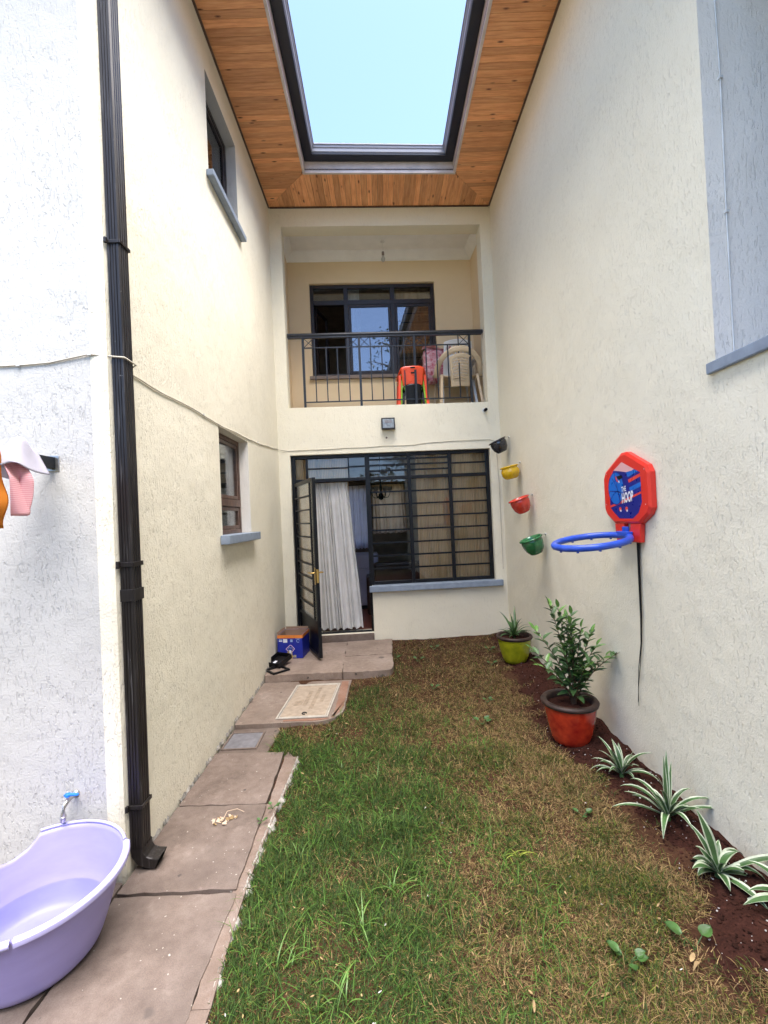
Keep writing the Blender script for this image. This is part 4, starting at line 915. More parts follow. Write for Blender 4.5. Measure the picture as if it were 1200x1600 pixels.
def lip(d0, d1, w, skirt, dz=0, wob=0):
    g = G(); n = 70; pr = [(-.004, 0), (-.006, .007), (0, .011), (w*.6, .010), (w, .004), (w+.001, -skirt), (w-.003, -skirt), (w-.005, -.001), (.001, -.001)]
    rows = []
    for i in range(n+1):
        a = R(d0+(d1-d0)*i/n); rows += [((rad(HT)+o)*math.cos(a), (rad(HT)+o)*math.sin(a), HT+dz+z) for o, z in pr]
    k = len(pr); g.add(rows, [(i*k+j, i*k+(j+1) % k, (i+1)*k+(j+1) % k, (i+1)*k+j) for i in range(n) for j in range(k)], 0, True)
    g.add(rows[:k], [tuple(range(k))]); g.add(rows[-k:], [tuple(range(k))[::-1]]); return g
put('lip', lip(-62, 33, .019, .013), M_tublip, t, bevel=.001); put('lip', lip(34.5, 123, .008, .003, .003), M_tublip, t); put('lip', lip(214, 296, .019, .009, -.002), M_tublip, t)
g = G(); g.add([(0, 0, 0)]+[(.2425*math.cos(a), .2425*math.sin(a), 0) for a in np.linspace(0, 2*math.pi, 64, endpoint=False)], [(0, i+1, (i+1) % 64+1) for i in range(64)])
wt = put('water', g, M_water, None, loc=(TC.x, TC.y, TC.z+.099), fix=False); wt['kind'] = 'structure'

# ------------------------------------------------------------------ cardboard box and black things on the landing
t = thing('cardboard_box', 'open blue printed cardboard box with an orange edge beside the door leaf', 'cardboard box', (-1.106, 5.135, LANDZ+.003), R(-6))
bw, bd_, bh = .146, .29, .262
g = G()
g.box(-bw, bw, 0, .005, 0, bh); g.box(-bw, bw, bd_-.005, bd_, 0, bh); g.box(-bw, -bw+.005, .0055, bd_-.0055, 0, bh); g.box(bw-.005, bw, .0055, bd_-.0055, 0, bh)
cb = put('carton', g, M_blue2, t)
put('lining', G().box(-bw+.0055, bw-.0055, .0055, .009, .008, bh-.001).box(-bw+.0055, bw-.0055, bd_-.009, bd_-.0055, .008, bh-.001).box(-bw+.0055, -bw+.009, .0095, bd_-.0095, .008, bh-.001).box(bw-.009, bw-.0055, .0095, bd_-.0095, .008, bh-.001).box(-bw+.0055, bw-.0055, .0055, bd_-.0055, .001, .006), M_card, t)
put('flap', G().box(-bw, -bw+.004, .01, bd_-.01, 0, .030, lambda x, y, z: (x-.25*z, y, bh+.001+z)), M_card, t); put('flap', G().box(-bw+.01, bw-.01, 0, .004, 0, .030, lambda x, y, z: (x, bd_+y+.1*z, bh+.001+z)), M_card, t)
put('orange_edge', G().box(-bw-.001, bw+.001, -.003, -.0005, bh-.033, bh+.002), M_ora, t)
put('orange_edge', G().box(bw+.0005, bw+.003, 0, bd_, bh-.033, bh+.002), M_ora, t)
g = G()
fr2 = lambda x0, x1, z0, z1, mi: g.quad((x0, -.0018, z0), (x1, -.0018, z0), (x1, -.0018, z1), (x0, -.0018, z1), mi)
for x0, x1, z0, z1, mi in ((-.128, -.088, .192, .206, 0), (-.078, -.030, .180, .222, 0), (.005, .032, .186, .216, 3), (-.128, -.09, .214, .220, 3), (.066, .128, .222, .226, 3)): fr2(x0, x1, z0, z1, mi)
def st2(pts, w, mi, d=-.0018):
    for (a, b), (c_, e) in zip(pts, pts[1:]):
        L = math.hypot(c_-a, e-b) or 1; nx, nz = -(e-b)/L*w/2, (c_-a)/L*w/2; g.quad((a+nx, d, b+nz), (c_+nx, d, e+nz), (c_-nx, d, e-nz), (a-nx, d, b-nz), mi)
st2([(.096+.017*math.cos(a), .198+.017*math.sin(a)) for a in np.linspace(.3, 5.6, 14)], .006, 3)
st2([(-.02, .085), (-.05, .105), (.0, .150), (.012, .150), (.052, .108), (.02, .072)], .007, 1)
st2([(-.02, .118), (-.005, .130), (.008, .114), (.02, .128)], .005, 3); st2([(-.026, .106), (-.01, .112)], .005, 3); st2([(.02, .11), (.035, .104)], .005, 2)
put('print', g, [M_print, M_printp, M_printy, mat('print_pale_blue', (.30, .42, .66), .5)], cb, fix=False)
text('ASE', .036, lambda x, y: (.018+x, -.0019, .012+y), M_printy, cb, .9, off=.02)
put('tape', G().grid(lambda s, r: (-.042+.072*s*(1-.25*r)+.012*r, -.0028-.003*math.sin(s*9+r*4)**2, .0+.085*r), 10, 10), M_tape, t, fix=False); put('tape_end', G().quad((-.008, -.0065, .045), (.017, -.0065, .043), (.014, -.0065, .095), (-.010, -.0065, .097)), M_print, t)
t = thing('plastic_holder', 'flat square black plastic holder lying on the landing edge', 'plastic holder', (-1.165, 4.735, LANDZ+.003), R(42))
put('frame', rect_frame(G(), lambda a, b, d: (a, b, d), -.098, .098, -.098, .098, .022, 0, .018), M_dark, t, bevel=.004)
put('clip', G().box(-.02, .02, .079, .097, .0185, .030), M_dark, t, bevel=.003)
t = thing('plastic_tray', 'shallow black plastic tray leaning between the blue box and the wall', 'plastic tray', (-1.185, 4.935, LANDZ+.004), R(-28))
Tt = Matrix.Rotation(R(14), 4, 'X'); PTt = lambda x, y, z: tuple(Tt @ Vector((x, y, z+.027)))
put('base', G().box(-.09, .09, -.10, .10, 0, .012, PTt), M_dark, t, bevel=.004)
put('edge', G().box(-.098, -.0905, -.108, .108, 0, .055, PTt).box(.0905, .098, -.108, .108, 0, .055, PTt).box(-.09, .09, -.108, -.1005, 0, .055, PTt).box(-.09, .09, .1005, .108, 0, .055, PTt), M_dark, t, bevel=.003)
put('label', G().box(-.05, -.015, -.055, .0, .0123, .0135, PTt), M_print, t)

# scraps and litter on the slabs and lawn
t = thing('food_scraps', 'pale dried scraps spilled on the second paving slab', 'scraps', (-.94, 2.515, .005))
for i in range(13):
    a = random.uniform(0, 6.28); r = random.uniform(0, .055); L = random.uniform(.014, .038); cx, cy = r*math.cos(a)*1.3, r*math.sin(a)
    th2 = random.uniform(0, 6.28); cz = random.uniform(.001, .007); Lw = L*random.uniform(.4, .8)
    put('scrap', G().grid(lambda s, q: (cx+L*(s-.5)*math.cos(th2)-Lw*(q-.5)*math.sin(th2), cy+L*(s-.5)*math.sin(th2)+Lw*(q-.5)*math.cos(th2), cz+.010*math.sin(s*5+i)*q), 4, 3), M_scrap if i % 3 else M_straw, t, fix=False)
put('stalk', G().tube([(-.01, -.02, .01), (.0, .03, .03), (.05, .05, .028), (.09, .045, .012)], .0022, 5), M_scrap, t)

# ------------------------------------------------------------------ planters
def planter(name, label, x, y, r, h, m, loc_z, base_k=.62, rimr=.024, cat='flower pot'):
    t = thing(name, label, cat, (x, y, loc_z)); z = np.linspace(0, 1, 12)
    prof = [(0, 0)]+[(r*(base_k+(1-base_k)*(q**.62))*(1-.05*max(0, q-.75)*4*.5), q*(h-.02)) for q in z]
    put('body', G().lathe(prof, 56), m, t)
    rr_ = r*.985; put('rim', G().lathe([(rr_-.004, h-.035), (rr_+rimr*.35, h-.028), (rr_+rimr*.5, h-.012), (rr_+rimr*.2, h), (rr_-rimr*.6, h+.002), (rr_-rimr*1.0, h-.010), (rr_-rimr*1.1, h-.06)], 56), M_rim, t)
    def so(s, q):
        a = 2*math.pi*s; R_ = (rr_-rimr*1.05)*q; return (R_*math.cos(a), R_*math.sin(a), h-.045+.012*mnoise.noise(Vector((R_*math.cos(a)*30, R_*math.sin(a)*30, x*9)))+.012*(1-q))
    put('potting_soil', G().grid(so, 36, 8), M_bed, t, fix=False); return t
zg_ = lambda x, y: float(hgt(x, y))
GX, GY = 1.372, 4.83; planter('flower_pot', 'lime green glazed pot in the back corner of the lawn', GX, GY, .182, .285, M_glime, zg_(GX, GY)-.012, .60, .022)
RX, RY = 1.295, 3.235; planter('flower_pot', 'large orange red glazed pot with a dark rim holding the shrub', RX, RY, .186, .300, M_gred, zg_(RX, RY)-.025, .62, .030)
# shrub: each leaf is an object, three leaf meshes shared
def leafmesh(name, L, Wd, m, cup=.25, bend=.2):
    def fn(s, r):
        w = Wd*math.sin(math.pi*min(1, (r**.8)))**.85*(1 if r < 1 else 0); return (L*r, (s-.5)*w, abs(s-.5)*w*cup*2-bend*L*r*r)
    return G().grid(fn, 2, 6).mesh(name, m)
LM = [leafmesh('leaf', 1, .40, M_leaf, bend=.12), leafmesh('leaf', 1, .44, M_leaf, bend=.30), leafmesh('leaf', 1, .40, M_leaf2, bend=.15)]
sh = thing('shrub', 'bushy green potted shrub with narrow pointed leaves in the red pot', 'shrub', (RX, RY, zg_(RX, RY)+.225))
rr = random.Random(4); g = G(); nleaf = 0
def leaf_at(p, d, L, mi=None):
    d = d.normalized(); upv = Vector((rr.uniform(-.3, .3), rr.uniform(-.3, .3), 1)); y = upv.cross(d)
    if y.length < .1: y = Vector((1, 0, 0)).cross(d)
    y.normalize(); z = d.cross(y); M = Matrix((d, y, z)).transposed().to_4x4() @ Matrix.Scale(L, 4); M.translation = p
    o = bpy.data.objects.new('leaf', LM[mi if mi is not None else rr.choice((0, 0, 0, 1, 1, 2))]); COL.objects.link(o); o.parent = sh; o.matrix_local = M
stems = [((-.13, -.02), .74), ((-.06, .02), .70), ((-.02, -.05), .60), ((.06, -.02), .56), ((.13, -.06), .44), ((.24, -.10), .40), ((-.23, .02), .40), ((-.18, .12), .52), ((.02, .10), .60), ((.16, .06), .50), ((-.10, -.12), .46), ((.05, -.14), .36), ((-.24, -.08), .34), ((.21, .0), .34), ((.0, -.02), .66)]
for (ex, ey), hh in stems:
    b = Vector((.035+rr.uniform(-.015, .015), rr.uniform(-.015, .015), 0)); e = Vector((.03+ex*1.18, ey*1.18, hh)); mid = b*.5+e*.5+Vector((-ex*.25, -ey*.25, .06)); pts = []
    for k in range(9):
        q = k/8; pts.append(b*(1-q)**2+mid*2*q*(1-q)+e*q*q)
    g.tube(pts, [.0055-.004*k/8 for k in range(9)], 5)
    nn_ = int(hh*34)
    for k in range(nn_):
        q = .26+.74*k/nn_; p = b*(1-q)**2+mid*2*q*(1-q)+e*q*q; tdir = ((e-mid)*q+(mid-b)*(1-q)).normalized(); a = k*2.4+rr.uniform(-.4, .4)
        side = Vector((math.cos(a), math.sin(a), 0)); d = side*.85+tdir*.6+Vector((0, 0, .15)); leaf_at(p, d, rr.uniform(.070, .108)*(1.1-.25*q), 2 if q > .9 and rr.random() < .6 else None)
    leaf_at(e, (e-mid)+Vector((0, 0, .1)), .07, 2)
for k in range(14):
    a = k*2.4; leaf_at(Vector((.04+.02*math.cos(a), .02*math.sin(a), .05+.01*k)), Vector((math.cos(a), math.sin(a), .25)), .11, 1)
put('stem', g, M_stem, sh)

# strap leaved variegated plants: every leaf a part, pale margins are their own faces
def strap_leaf(parent, az, L, w, lift, droop, seed, mats, z0=.01, tw=0):
    q = random.Random(seed); n = 9; rows = []; c, s = math.cos(az), math.sin(az); wob = q.uniform(-.5, .5)
    ang = lift; x = 0; z = z0; pts = []
    for i in range(n+1):
        pts.append((x, z)); st_ = L/n; x += st_*math.cos(ang); z += st_*math.sin(ang); ang -= droop/n*(1.6*i/n+.3)
    for i, (r, zz) in enumerate(pts):
        t = i/n; ww = w*(.45+.9*t if t < .45 else .855*max(.02, (1-((t-.45)/.55)**1.8)))*.62; off = wob*L*t*t*.35
        rows += [(c*r-s*(off+k*ww), s*r+c*(off+k*ww), zz+abs(k)*ww*.55) for k in (-1, -.62, 0, .62, 1)]
    g = G(); b = 5
    for i in range(n):
        for k in range(4): g.f.append([i*b+k, i*b+k+1, (i+1)*b+k+1, (i+1)*b+k]); g.m.append(1 if k in (0, 3) else 0); g.sm.append(True)
    g.v = rows
    return put('leaf', g, mats, parent, fix=False)
def strap_plant(name, label, loc, n, L, w, seed, mats, cat='plant', group=None, up=(35, 80), explicit=None, droop=(.9, 2.0)):
    t = thing(name, label, cat, loc, 0, group); q = random.Random(seed)
    for i in range(n):
        az = i*2.399+q.uniform(-.55, .55); f = i/n; strap_leaf(t, az, L*q.uniform(.55, 1.15), w*q.uniform(.7, 1.2), R(up[0]+(up[1]-up[0])*f+q.uniform(-15, 15)), q.uniform(*droop)*(1.15-.7*f)*q.uniform(.6, 1.4), seed*100+i, mats)
    for k, (az, l, ww, li, dr_) in enumerate(explicit or ()): strap_leaf(t, R(az), l, ww, R(li), dr_, seed*100+60+k, mats)
    g = G(); g.lathe([(0, -.03), (.012, -.03), (.014, .0), (.010, .03), (0, .05)], 10); put('base', g, mats[0], t)
    return t
VM = [M_lg, M_lw]; gz_ = lambda x, y: (x, y, zg_(x, y))
strap_plant('strap_plant', 'low variegated strap leaved plant nearest the red pot', gz_(1.405, 2.76), 21, .215, .028, 1, VM, group='variegated plants along the right wall')
strap_plant('strap_plant', 'tallest variegated strap leaved plant with two upright leaves in the bed', gz_(1.437, 2.365), 19, .255, .029, 2, VM, group='variegated plants along the right wall', explicit=[(100, .30, .028, 84, .15), (60, .33, .028, 80, .1), (180, .30, .030, 28, .9), (330, .33, .030, 38, 1.4)])
strap_plant('strap_plant', 'broad leaved variegated plant in bare soil at the right edge of the lawn', gz_(1.415, 1.985), 18, .175, .037, 3, VM, group='variegated plants along the right wall', up=(12, 70), explicit=[(100, .26, .046, 80, .2), (-20, .34, .040, 32, .9), (-75, .20, .04, 12, .8)])
strap_plant('strap_plant', 'variegated plant cut off by the right edge of the photo', gz_(1.665-.06, 1.80), 13, .22, .039, 4, VM, group='variegated plants along the right wall', up=(15, 70), explicit=[(190, .26, .045, 26, .9), (165, .2, .04, 34, 1.1)])
strap_plant('strap_plant', 'spiky green striped plant growing in the lime green pot', (GX, GY, zg_(GX, GY)+.235), 20, .235, .024, 5, [mat('leaf_mid_green', (.055, .13, .035), .4, .25, 14), M_lg], up=(28, 82), explicit=[(60, .36, .030, 62, .2), (120, .33, .026, 66, .8), (190, .24, .02, 35, 2.6), (10, .25, .016, 30, 2.2)])
# thin tendril in the lime pot
tt = [o for o in bpy.data.objects if o.name.startswith('strap_plant')][-1]

# lawn weeds
def weed(loc, label, sizes, seed, m=M_weed):
    t = thing('weed', label, 'weed', loc); q = random.Random(seed)
    for i, L in enumerate(sizes):
        a = i*2.2+q.uniform(-.4, .4); M = Matrix.Rotation(a, 4, 'Z') @ Matrix.Rotation(R(-25), 4, 'Y'); st_ = L*.7; b = Vector((math.cos(a), math.sin(a), .9))*st_
        me = G().grid(lambda s, r: ((r*L)*1.0, (s-.5)*L*.85*math.sin(math.pi*r**.75)**.7 if 0 < r < 1 else 0, .12*L*abs(s-.5)*2-.15*L*r*r), 4, 6).mesh('leaf', m)
        o = put('leaf', me, m, t); o.matrix_local = Matrix.Translation(b) @ M
        put('stalk', G().tube([(0, 0, 0), b*.6+Vector((0, 0, .004)), b], .0018, 5), m, t)
    return t
weed(gz_(.835, 1.655), 'round leaved green weed in the grass at bottom right', [.040, .046, .036, .040, .034], 1)
weed(gz_(1.11, 1.70), 'two leaved drooping weed at the edge of the bare soil', [.056, .060], 2)
for i, (x, y, l, s) in enumerate(((.33, 4.98, 'small weed in the bare soil left of the lime pot', .05), (1.10, 4.78, 'small weed at the left foot of the lime pot', .04), (.06, 5.05, 'green weed at the corner of the landing', .055), (.72, 3.55, 'lone bright weed leaf in the brown lawn left of the red pot', .05), (.86, 3.95, 'small weed behind the red pot in the straw coloured grass', .035), (.42, 4.25, 'small weed midway up the brown lawn', .04), (1.18, 5.2, 'small weed by the back wall under the window sill', .045), (1.02, 2.45, 'weed at the edge of the bed near the tallest variegated plant', .035), (-.70, 2.60, 'green weed growing from the kerb joint', .028), (-.735, 2.48, 'tiny weed tuft in the kerb crack', .022), (.56, 5.35, 'small weed under the ground floor window', .045))):
    weed(gz_(x, y) if x > -.65 else (x, y, 0), l, [s, s*.9, s*.8, s*1.05], 10+i)
# tufts of long grass
def tuft(x, y, label, n, L, seed, spread=1.0, m=M_tuft):
    t = thing('grass_tuft', label, 'grass tuft', gz_(x, y), 0, 'tufts of long bright grass in the lawn'); q = random.Random(seed); g = G()
    for i in range(n):
        az = q.uniform(0, 6.28); l = L*q.uniform(.6, 1.15); li = R(q.uniform(35, 75)); dr_ = q.uniform(1.0, 2.4); ox, oy = q.uniform(-.03, .03)*spread, q.uniform(-.03, .03)*spread; w = q.uniform(.0014, .0032); c, s = math.cos(az), math.sin(az); r = 0; z = 0; ang = li; rows = []; k = 7
        for j in range(k+1):
            ww = w*(1-(j/k)**2*.95); rows += [(ox+c*r-s*ww, oy+s*r+c*ww, z), (ox+c*r+s*ww, oy+s*r-c*ww, z)]; r += l/k*math.cos(ang); z += l/k*math.sin(ang); ang -= dr_/k
            z = max(z, .004)
        g.add(rows, [(2*j, 2*j+1, 2*j+3, 2*j+2) for j in range(k)], 0, True)
    put('blades', g, m, t, fix=False)
for i, (x, y, n, L, l) in enumerate(((-.17, 1.83, 11, .15, 'long grass tuft in the middle foreground of the lawn'), (-.02, 2.02, 14, .16, 'largest tuft of long bright grass near the lawn centre'), (-.22, 1.56, 10, .13, 'long grass tuft at the bottom edge of the photo'), (-.06, 2.50, 10, .12, 'long grass tuft in the dark green lawn centre'), (.56, 2.19, 9, .11, 'yellowish splayed grass tuft on the brown right of the lawn'), (-.50, 2.28, 7, .11, 'thin grass tuft beside the kerb halfway along'), (-.44, 1.72, 8, .13, 'thin grass tuft beside the near kerb'), (.46, 2.34, 8, .10, 'grass tuft beside the yellowish splayed one'), (-.36, 3.02, 10, .10, 'bright grass tuft near the far end of the kerb'), (-.12, 2.85, 9, .11, 'bright grass tuft in the middle of the lawn beyond the centre'))): tuft(x, y, l, n, L, 50+i, m=M_tuft if i != 4 else mat('tuft_yellow', (.32, .36, .05), .5, .2, 12))

# ------------------------------------------------------------------ lawn grass (one object, nobody could count it)
def grass():
    NB = 300000
    x = rng.uniform(-.90, 1.45, NB*2); y = 1.15+(5.80-1.15)*rng.random(NB*2)**1.35
    edge = np.array([-.655+.03*math.sin(v*2.3)-.02*(v-2) for v in y]); e2 = np.where(y < 3.2, edge+.005, np.where(y < 3.62, -.88, np.where(y < 3.68, -.60, np.where(y < 4.585, -.375+np.clip((3.9-y), 0, .3)*-.75, .055))))
    be = bed_edge(y)+(vnoise(x, y, 9)-.5)*.22
    # bare patches, thin lawn near the house
    cover = .34+.90*vnoise(x, y, 3.1)+.55*(vnoise(x, y, 9)-.5)
    cover = cover*np.interp(y, [1, 3.4, 4.2, 5.0, 5.8], [1, 1, .62, .36, .22])*np.clip((be-x)/.16+.2, 0, 1)
    ok = (x > e2) & (x < be+.03) & (rng.random(x.size) < cover)
    x = x[ok][:NB]; y = y[ok][:NB]; n = x.size
    # colour: green at left and centre, straw at right and behind
    gr = .66-.56*np.clip((x-.10)/.75, 0, 1)-.42*np.clip((y-3.3)/.8, 0, 1)+.80*(vnoise(x+3, y, 1.9)-.5)+.65*(vnoise(x, y+7, 6)-.5)+.03
    gr = gr+.28*np.clip((x-.6)/.5, 0, 1)*np.clip((2.1-y)/.5, 0, 1)
    green = rng.random(n) < np.clip(gr, .12, .86)
    dark = rng.random(n)**1.5
    cg = np.stack([.021+.060*dark, .043+.105*dark, .010+.022*dark], 1); cs = np.stack([.15+.33*dark, .095+.235*dark, .042+.105*dark], 1); cb = np.stack([.050+.07*dark, .022+.035*dark, .012+.018*dark], 1)
    brown = rng.random(n) < .42+.22*np.clip((y-3.6)/1.5, 0, 1)-.15*np.clip((x-.3)/.5, 0, 1)
    yel = rng.random(n) < .40*np.clip((x-.1)/.6, 0, 1)+.08
    cg = np.where(yel[:, None], cg*np.array([2.6, 1.55, 1.2]), cg)
    tint = np.where(green[:, None], cg, np.where(brown[:, None], cb, cs))
    L = np.where(green, rng.uniform(.020, .058, n), rng.uniform(.02, .062, n))*np.interp(y, [1, 3, 5.8], [1, 1, .85]); wd = rng.uniform(.0011, .0021, n)*np.interp(y, [1.2, 2.5, 5.8], [.9, 1.15, 1.9])
    L = L*(.55+.9*vnoise(x, y+3, 7)); longb = (rng.random(n) < .022) & (x < .7) & (y < 4); L = np.where(longb, rng.uniform(.07, .13, n), L); tint = np.where(longb[:, None], np.array([[.095, .20, .034]])*rng.uniform(.7, 1.3, (n, 1)), tint)
    az = rng.uniform(0, 2*np.pi, n); lift = np.where(green, rng.normal(.75, .38, n), rng.normal(.36, .32, n)).clip(.03, 1.5); cv_ = rng.uniform(.2, 1.9, n)
    z = hgt(x, y)-.003; c, s = np.cos(az), np.sin(az); K = 3; V = np.zeros((n, 2*K+1, 3)); r = np.zeros(n); h = z.copy(); ang = lift.copy()
    for k in range(K+1):
        if k < K:
            w = wd*(1-.25*k)
            V[:, 2*k] = np.stack([x+c*r-s*w, y+s*r+c*w, h], 1); V[:, 2*k+1] = np.stack([x+c*r+s*w, y+s*r-c*w, h], 1)
        else: V[:, 2*K] = np.stack([x+c*r, y+s*r, h], 1)
        r = r+L/K*np.cos(ang); h = np.maximum(h+L/K*np.sin(ang), z+.003); ang = ang-cv_/K
    base = np.arange(n)[:, None]*(2*K+1)
    quads = np.concatenate([base+np.array([[2*k, 2*k+1, 2*k+3, 2*k+2]]) for k in range(K-1)], 1).reshape(-1, 4); tris = (base+np.array([[2*K-2, 2*K-1, 2*K]]))
    me = bpy.data.meshes.new('grass'); nv = n*(2*K+1); me.vertices.add(nv); me.vertices.foreach_set('co', V.reshape(-1))
    li = np.concatenate([quads.reshape(-1), tris.reshape(-1)]); me.loops.add(li.size); me.loops.foreach_set('vertex_index', li.astype(np.int32))
    nq, nt = len(quads), len(tris); me.polygons.add(nq+nt); me.polygons.foreach_set('loop_start', np.concatenate([np.arange(nq)*4, nq*4+np.arange(nt)*3]).astype(np.int32))
    me.update(calc_edges=True); me.materials.append(M_grass)
    at = me.attributes.new('tint', 'FLOAT_COLOR', 'POINT'); tc = np.ones((n, 2*K+1, 4)); tc[:, :, :3] = tint[:, None, :]; at.data.foreach_set('color', tc.reshape(-1))
    o = bpy.data.objects.new('grass', me); COL.objects.link(o); o['kind'] = 'stuff'; tag(o, 'short patchy lawn grass, green on the left and straw brown on the right', 'grass')
grass()
def clods():
    g = G(); ico = [(0, 0, 1), (.89, 0, .45), (.28, .85, .45), (-.72, .53, .45), (-.72, -.53, .45), (.28, -.85, .45), (.72, .53, -.3), (-.28, .85, -.3), (-.89, 0, -.3), (-.28, -.85, -.3), (.72, -.53, -.3)]
    fs = [(0, 1, 2), (0, 2, 3), (0, 3, 4), (0, 4, 5), (0, 5, 1), (1, 6, 2), (2, 7, 3), (3, 8, 4), (4, 9, 5), (5, 10, 1), (2, 6, 7), (3, 7, 8), (4, 8, 9), (5, 9, 10), (1, 10, 6)]
    q = random.Random(3)
    for i in range(5200):
        y = q.uniform(1.2, 5.75); e = float(bed_edge(y)); 
        if y > 4.0 and q.random() < .5: x = q.uniform(.08, 1.55)
        else: x = min(1.58, e-.06+abs(q.gauss(0, .22))+q.uniform(0, .12))
        r = min(.016, .0025+abs(q.gauss(0, .0035))); z = zg_(x, y); mi = 1 if q.random() < (.11 if y < 3.2 else .04) and x > e-.03 else 0
        if mi: r = q.uniform(.0018, .0045)
        a = q.uniform(0, 6.28); ca, sa = math.cos(a), math.sin(a); sx, sy, sz = (q.uniform(.6, 1.3) for _ in range(3))
        g.add([(x+r*(ca*X*sx-sa*Y*sy)*q.uniform(.8, 1.15), y+r*(sa*X*sx+ca*Y*sy), z+r*(Z*sz*.75+.25)) for X, Y, Z in ico], fs, mi)
    o = put('soil_clods', g, [M_clod, M_speck], fix=False); o['kind'] = 'stuff'; tag(o, 'dark red soil crumbs and white specks scattered along the flower bed', 'soil crumbs')
    g = G()
    for i in range(330):
        x = q.uniform(-.6, 1.2); y = 1.25+4.3*q.random()**1.4
        if y > 4.5 and x < .1: continue
        L = q.uniform(.006, .016) if q.random() < .94 else q.uniform(.022, .035); a = q.uniform(0, 6.28); w = L*q.uniform(.25, .6); z = zg_(x, y)+q.uniform(.012, .03); ti = q.uniform(-.5, .5)
        g.grid(lambda s, r: (x+math.cos(a)*L*(r-.5)-math.sin(a)*w*(s-.5)*math.sin(math.pi*(.1+.8*r)), y+math.sin(a)*L*(r-.5)+math.cos(a)*w*(s-.5)*math.sin(math.pi*(.1+.8*r)), z+ti*L*(r-.5)+.2*w*abs(s-.5)), 2, 4, 1 if q.random() < .12 else 0)
    o = put('leaf_litter', g, [M_straw, M_speck], fix=False); o['kind'] = 'stuff'; tag(o, 'dry leaf scraps and pale bits lying in the lawn', 'leaf litter')
clods()
for i, (x, y, L, a, lab) in enumerate(((1.19, 1.72, .055, 80, 'upright straw coloured dead leaf on the bare soil'), (1.06, 1.62, .05, 30, 'curled dry leaf flat on the soil beside the drooping weed'), (.10, 1.62, .032, 60, 'pinkish dry leaf in the foreground grass'))):
    t = thing('dead_leaf', lab, 'dead leaf', gz_(x, y)); 
    put('blade', G().grid(lambda s, r: ((r-.5)*L*math.cos(R(a)), (r-.5)*L*math.sin(R(a))+(s-.5)*.014*math.sin(math.pi*(.08+.9*r)), .018+.012*r+.010*math.sin(r*4)), 3, 8), M_straw, t, fix=False)

# ------------------------------------------------------------------ things on the balcony
FZ = 3.097
def kids_chair(name, label, m, u, v, z, w, zb, zt, wt=.86):
    """Moulded chair seen from behind: back panel, seat, arms that run into splayed legs."""
    t = thing(name, label, 'chair', BW(u, v, z), TH, "stacked children's chairs on the balcony")
    def sol(o, th=.010): o.modifiers.new('thickness', 'SOLIDIFY').thickness = th
    sol(put('seat', G().grid(lambda s, r: ((s-.5)*2*w*.86, -.10+.27*r, .245+.010*math.cos(s*6.28)), 10, 8), m, t, fix=False))
    def bk(s, r):
        k = (s-.5)*2; wd = w*(.74+(wt-.74)*r); return (k*wd, -.135-.045*r-.018*(1-k*k), zb+(zt-zb)*r-.022*k**4*r)
    sol(put('backrest', G().grid(bk, 14, 10), m, t, fix=False), .012)
    put('handle_slot', G().grid(lambda s, r: tuple(Vector(bk(.40+.20*s, .86+.08*r))+Vector((0, -.0135, 0))), 6, 2), M_dark, t, fix=False)
    for sx in (-1, 1):
        for y0, y1 in ((-.125, -.165), (.13, .17)):
            g = G(); a = (sx*w*.93, y0, zt-.105 if y0 < 0 else .40); b = (sx*w*1.08, y1, 0)
            g.bar(a, b, .036, .026, upv=(0, 1, 0)); put('leg', g, m, t, bevel=.006)
        sol(put('armrest', G().grid(lambda s, r, sx=sx: (sx*(w*(.80+.22*math.sin(min(1, r*2.2)*1.57))+.036*(s-.5)), -.165+.31*r, zt-.03-.075*math.sin(min(1, r*2.2)*1.57)), 3, 12), m, t, fix=False))
    return t
kids_chair('chair', "black child's plastic chair at the bottom of the small stack", M_dark, .762, 6.085, FZ, .135, .03, .30, .80)
kids_chair('chair', "lime green child's plastic chair in the middle of the small stack", M_hgreen, .757, 6.07, FZ+.02, .160, .205, .44, .80)
kids_chair('chair', "orange red child's plastic chair on top of the small stack", M_hred, .755, 6.05, FZ+.010, .178, .27, .515, .88)
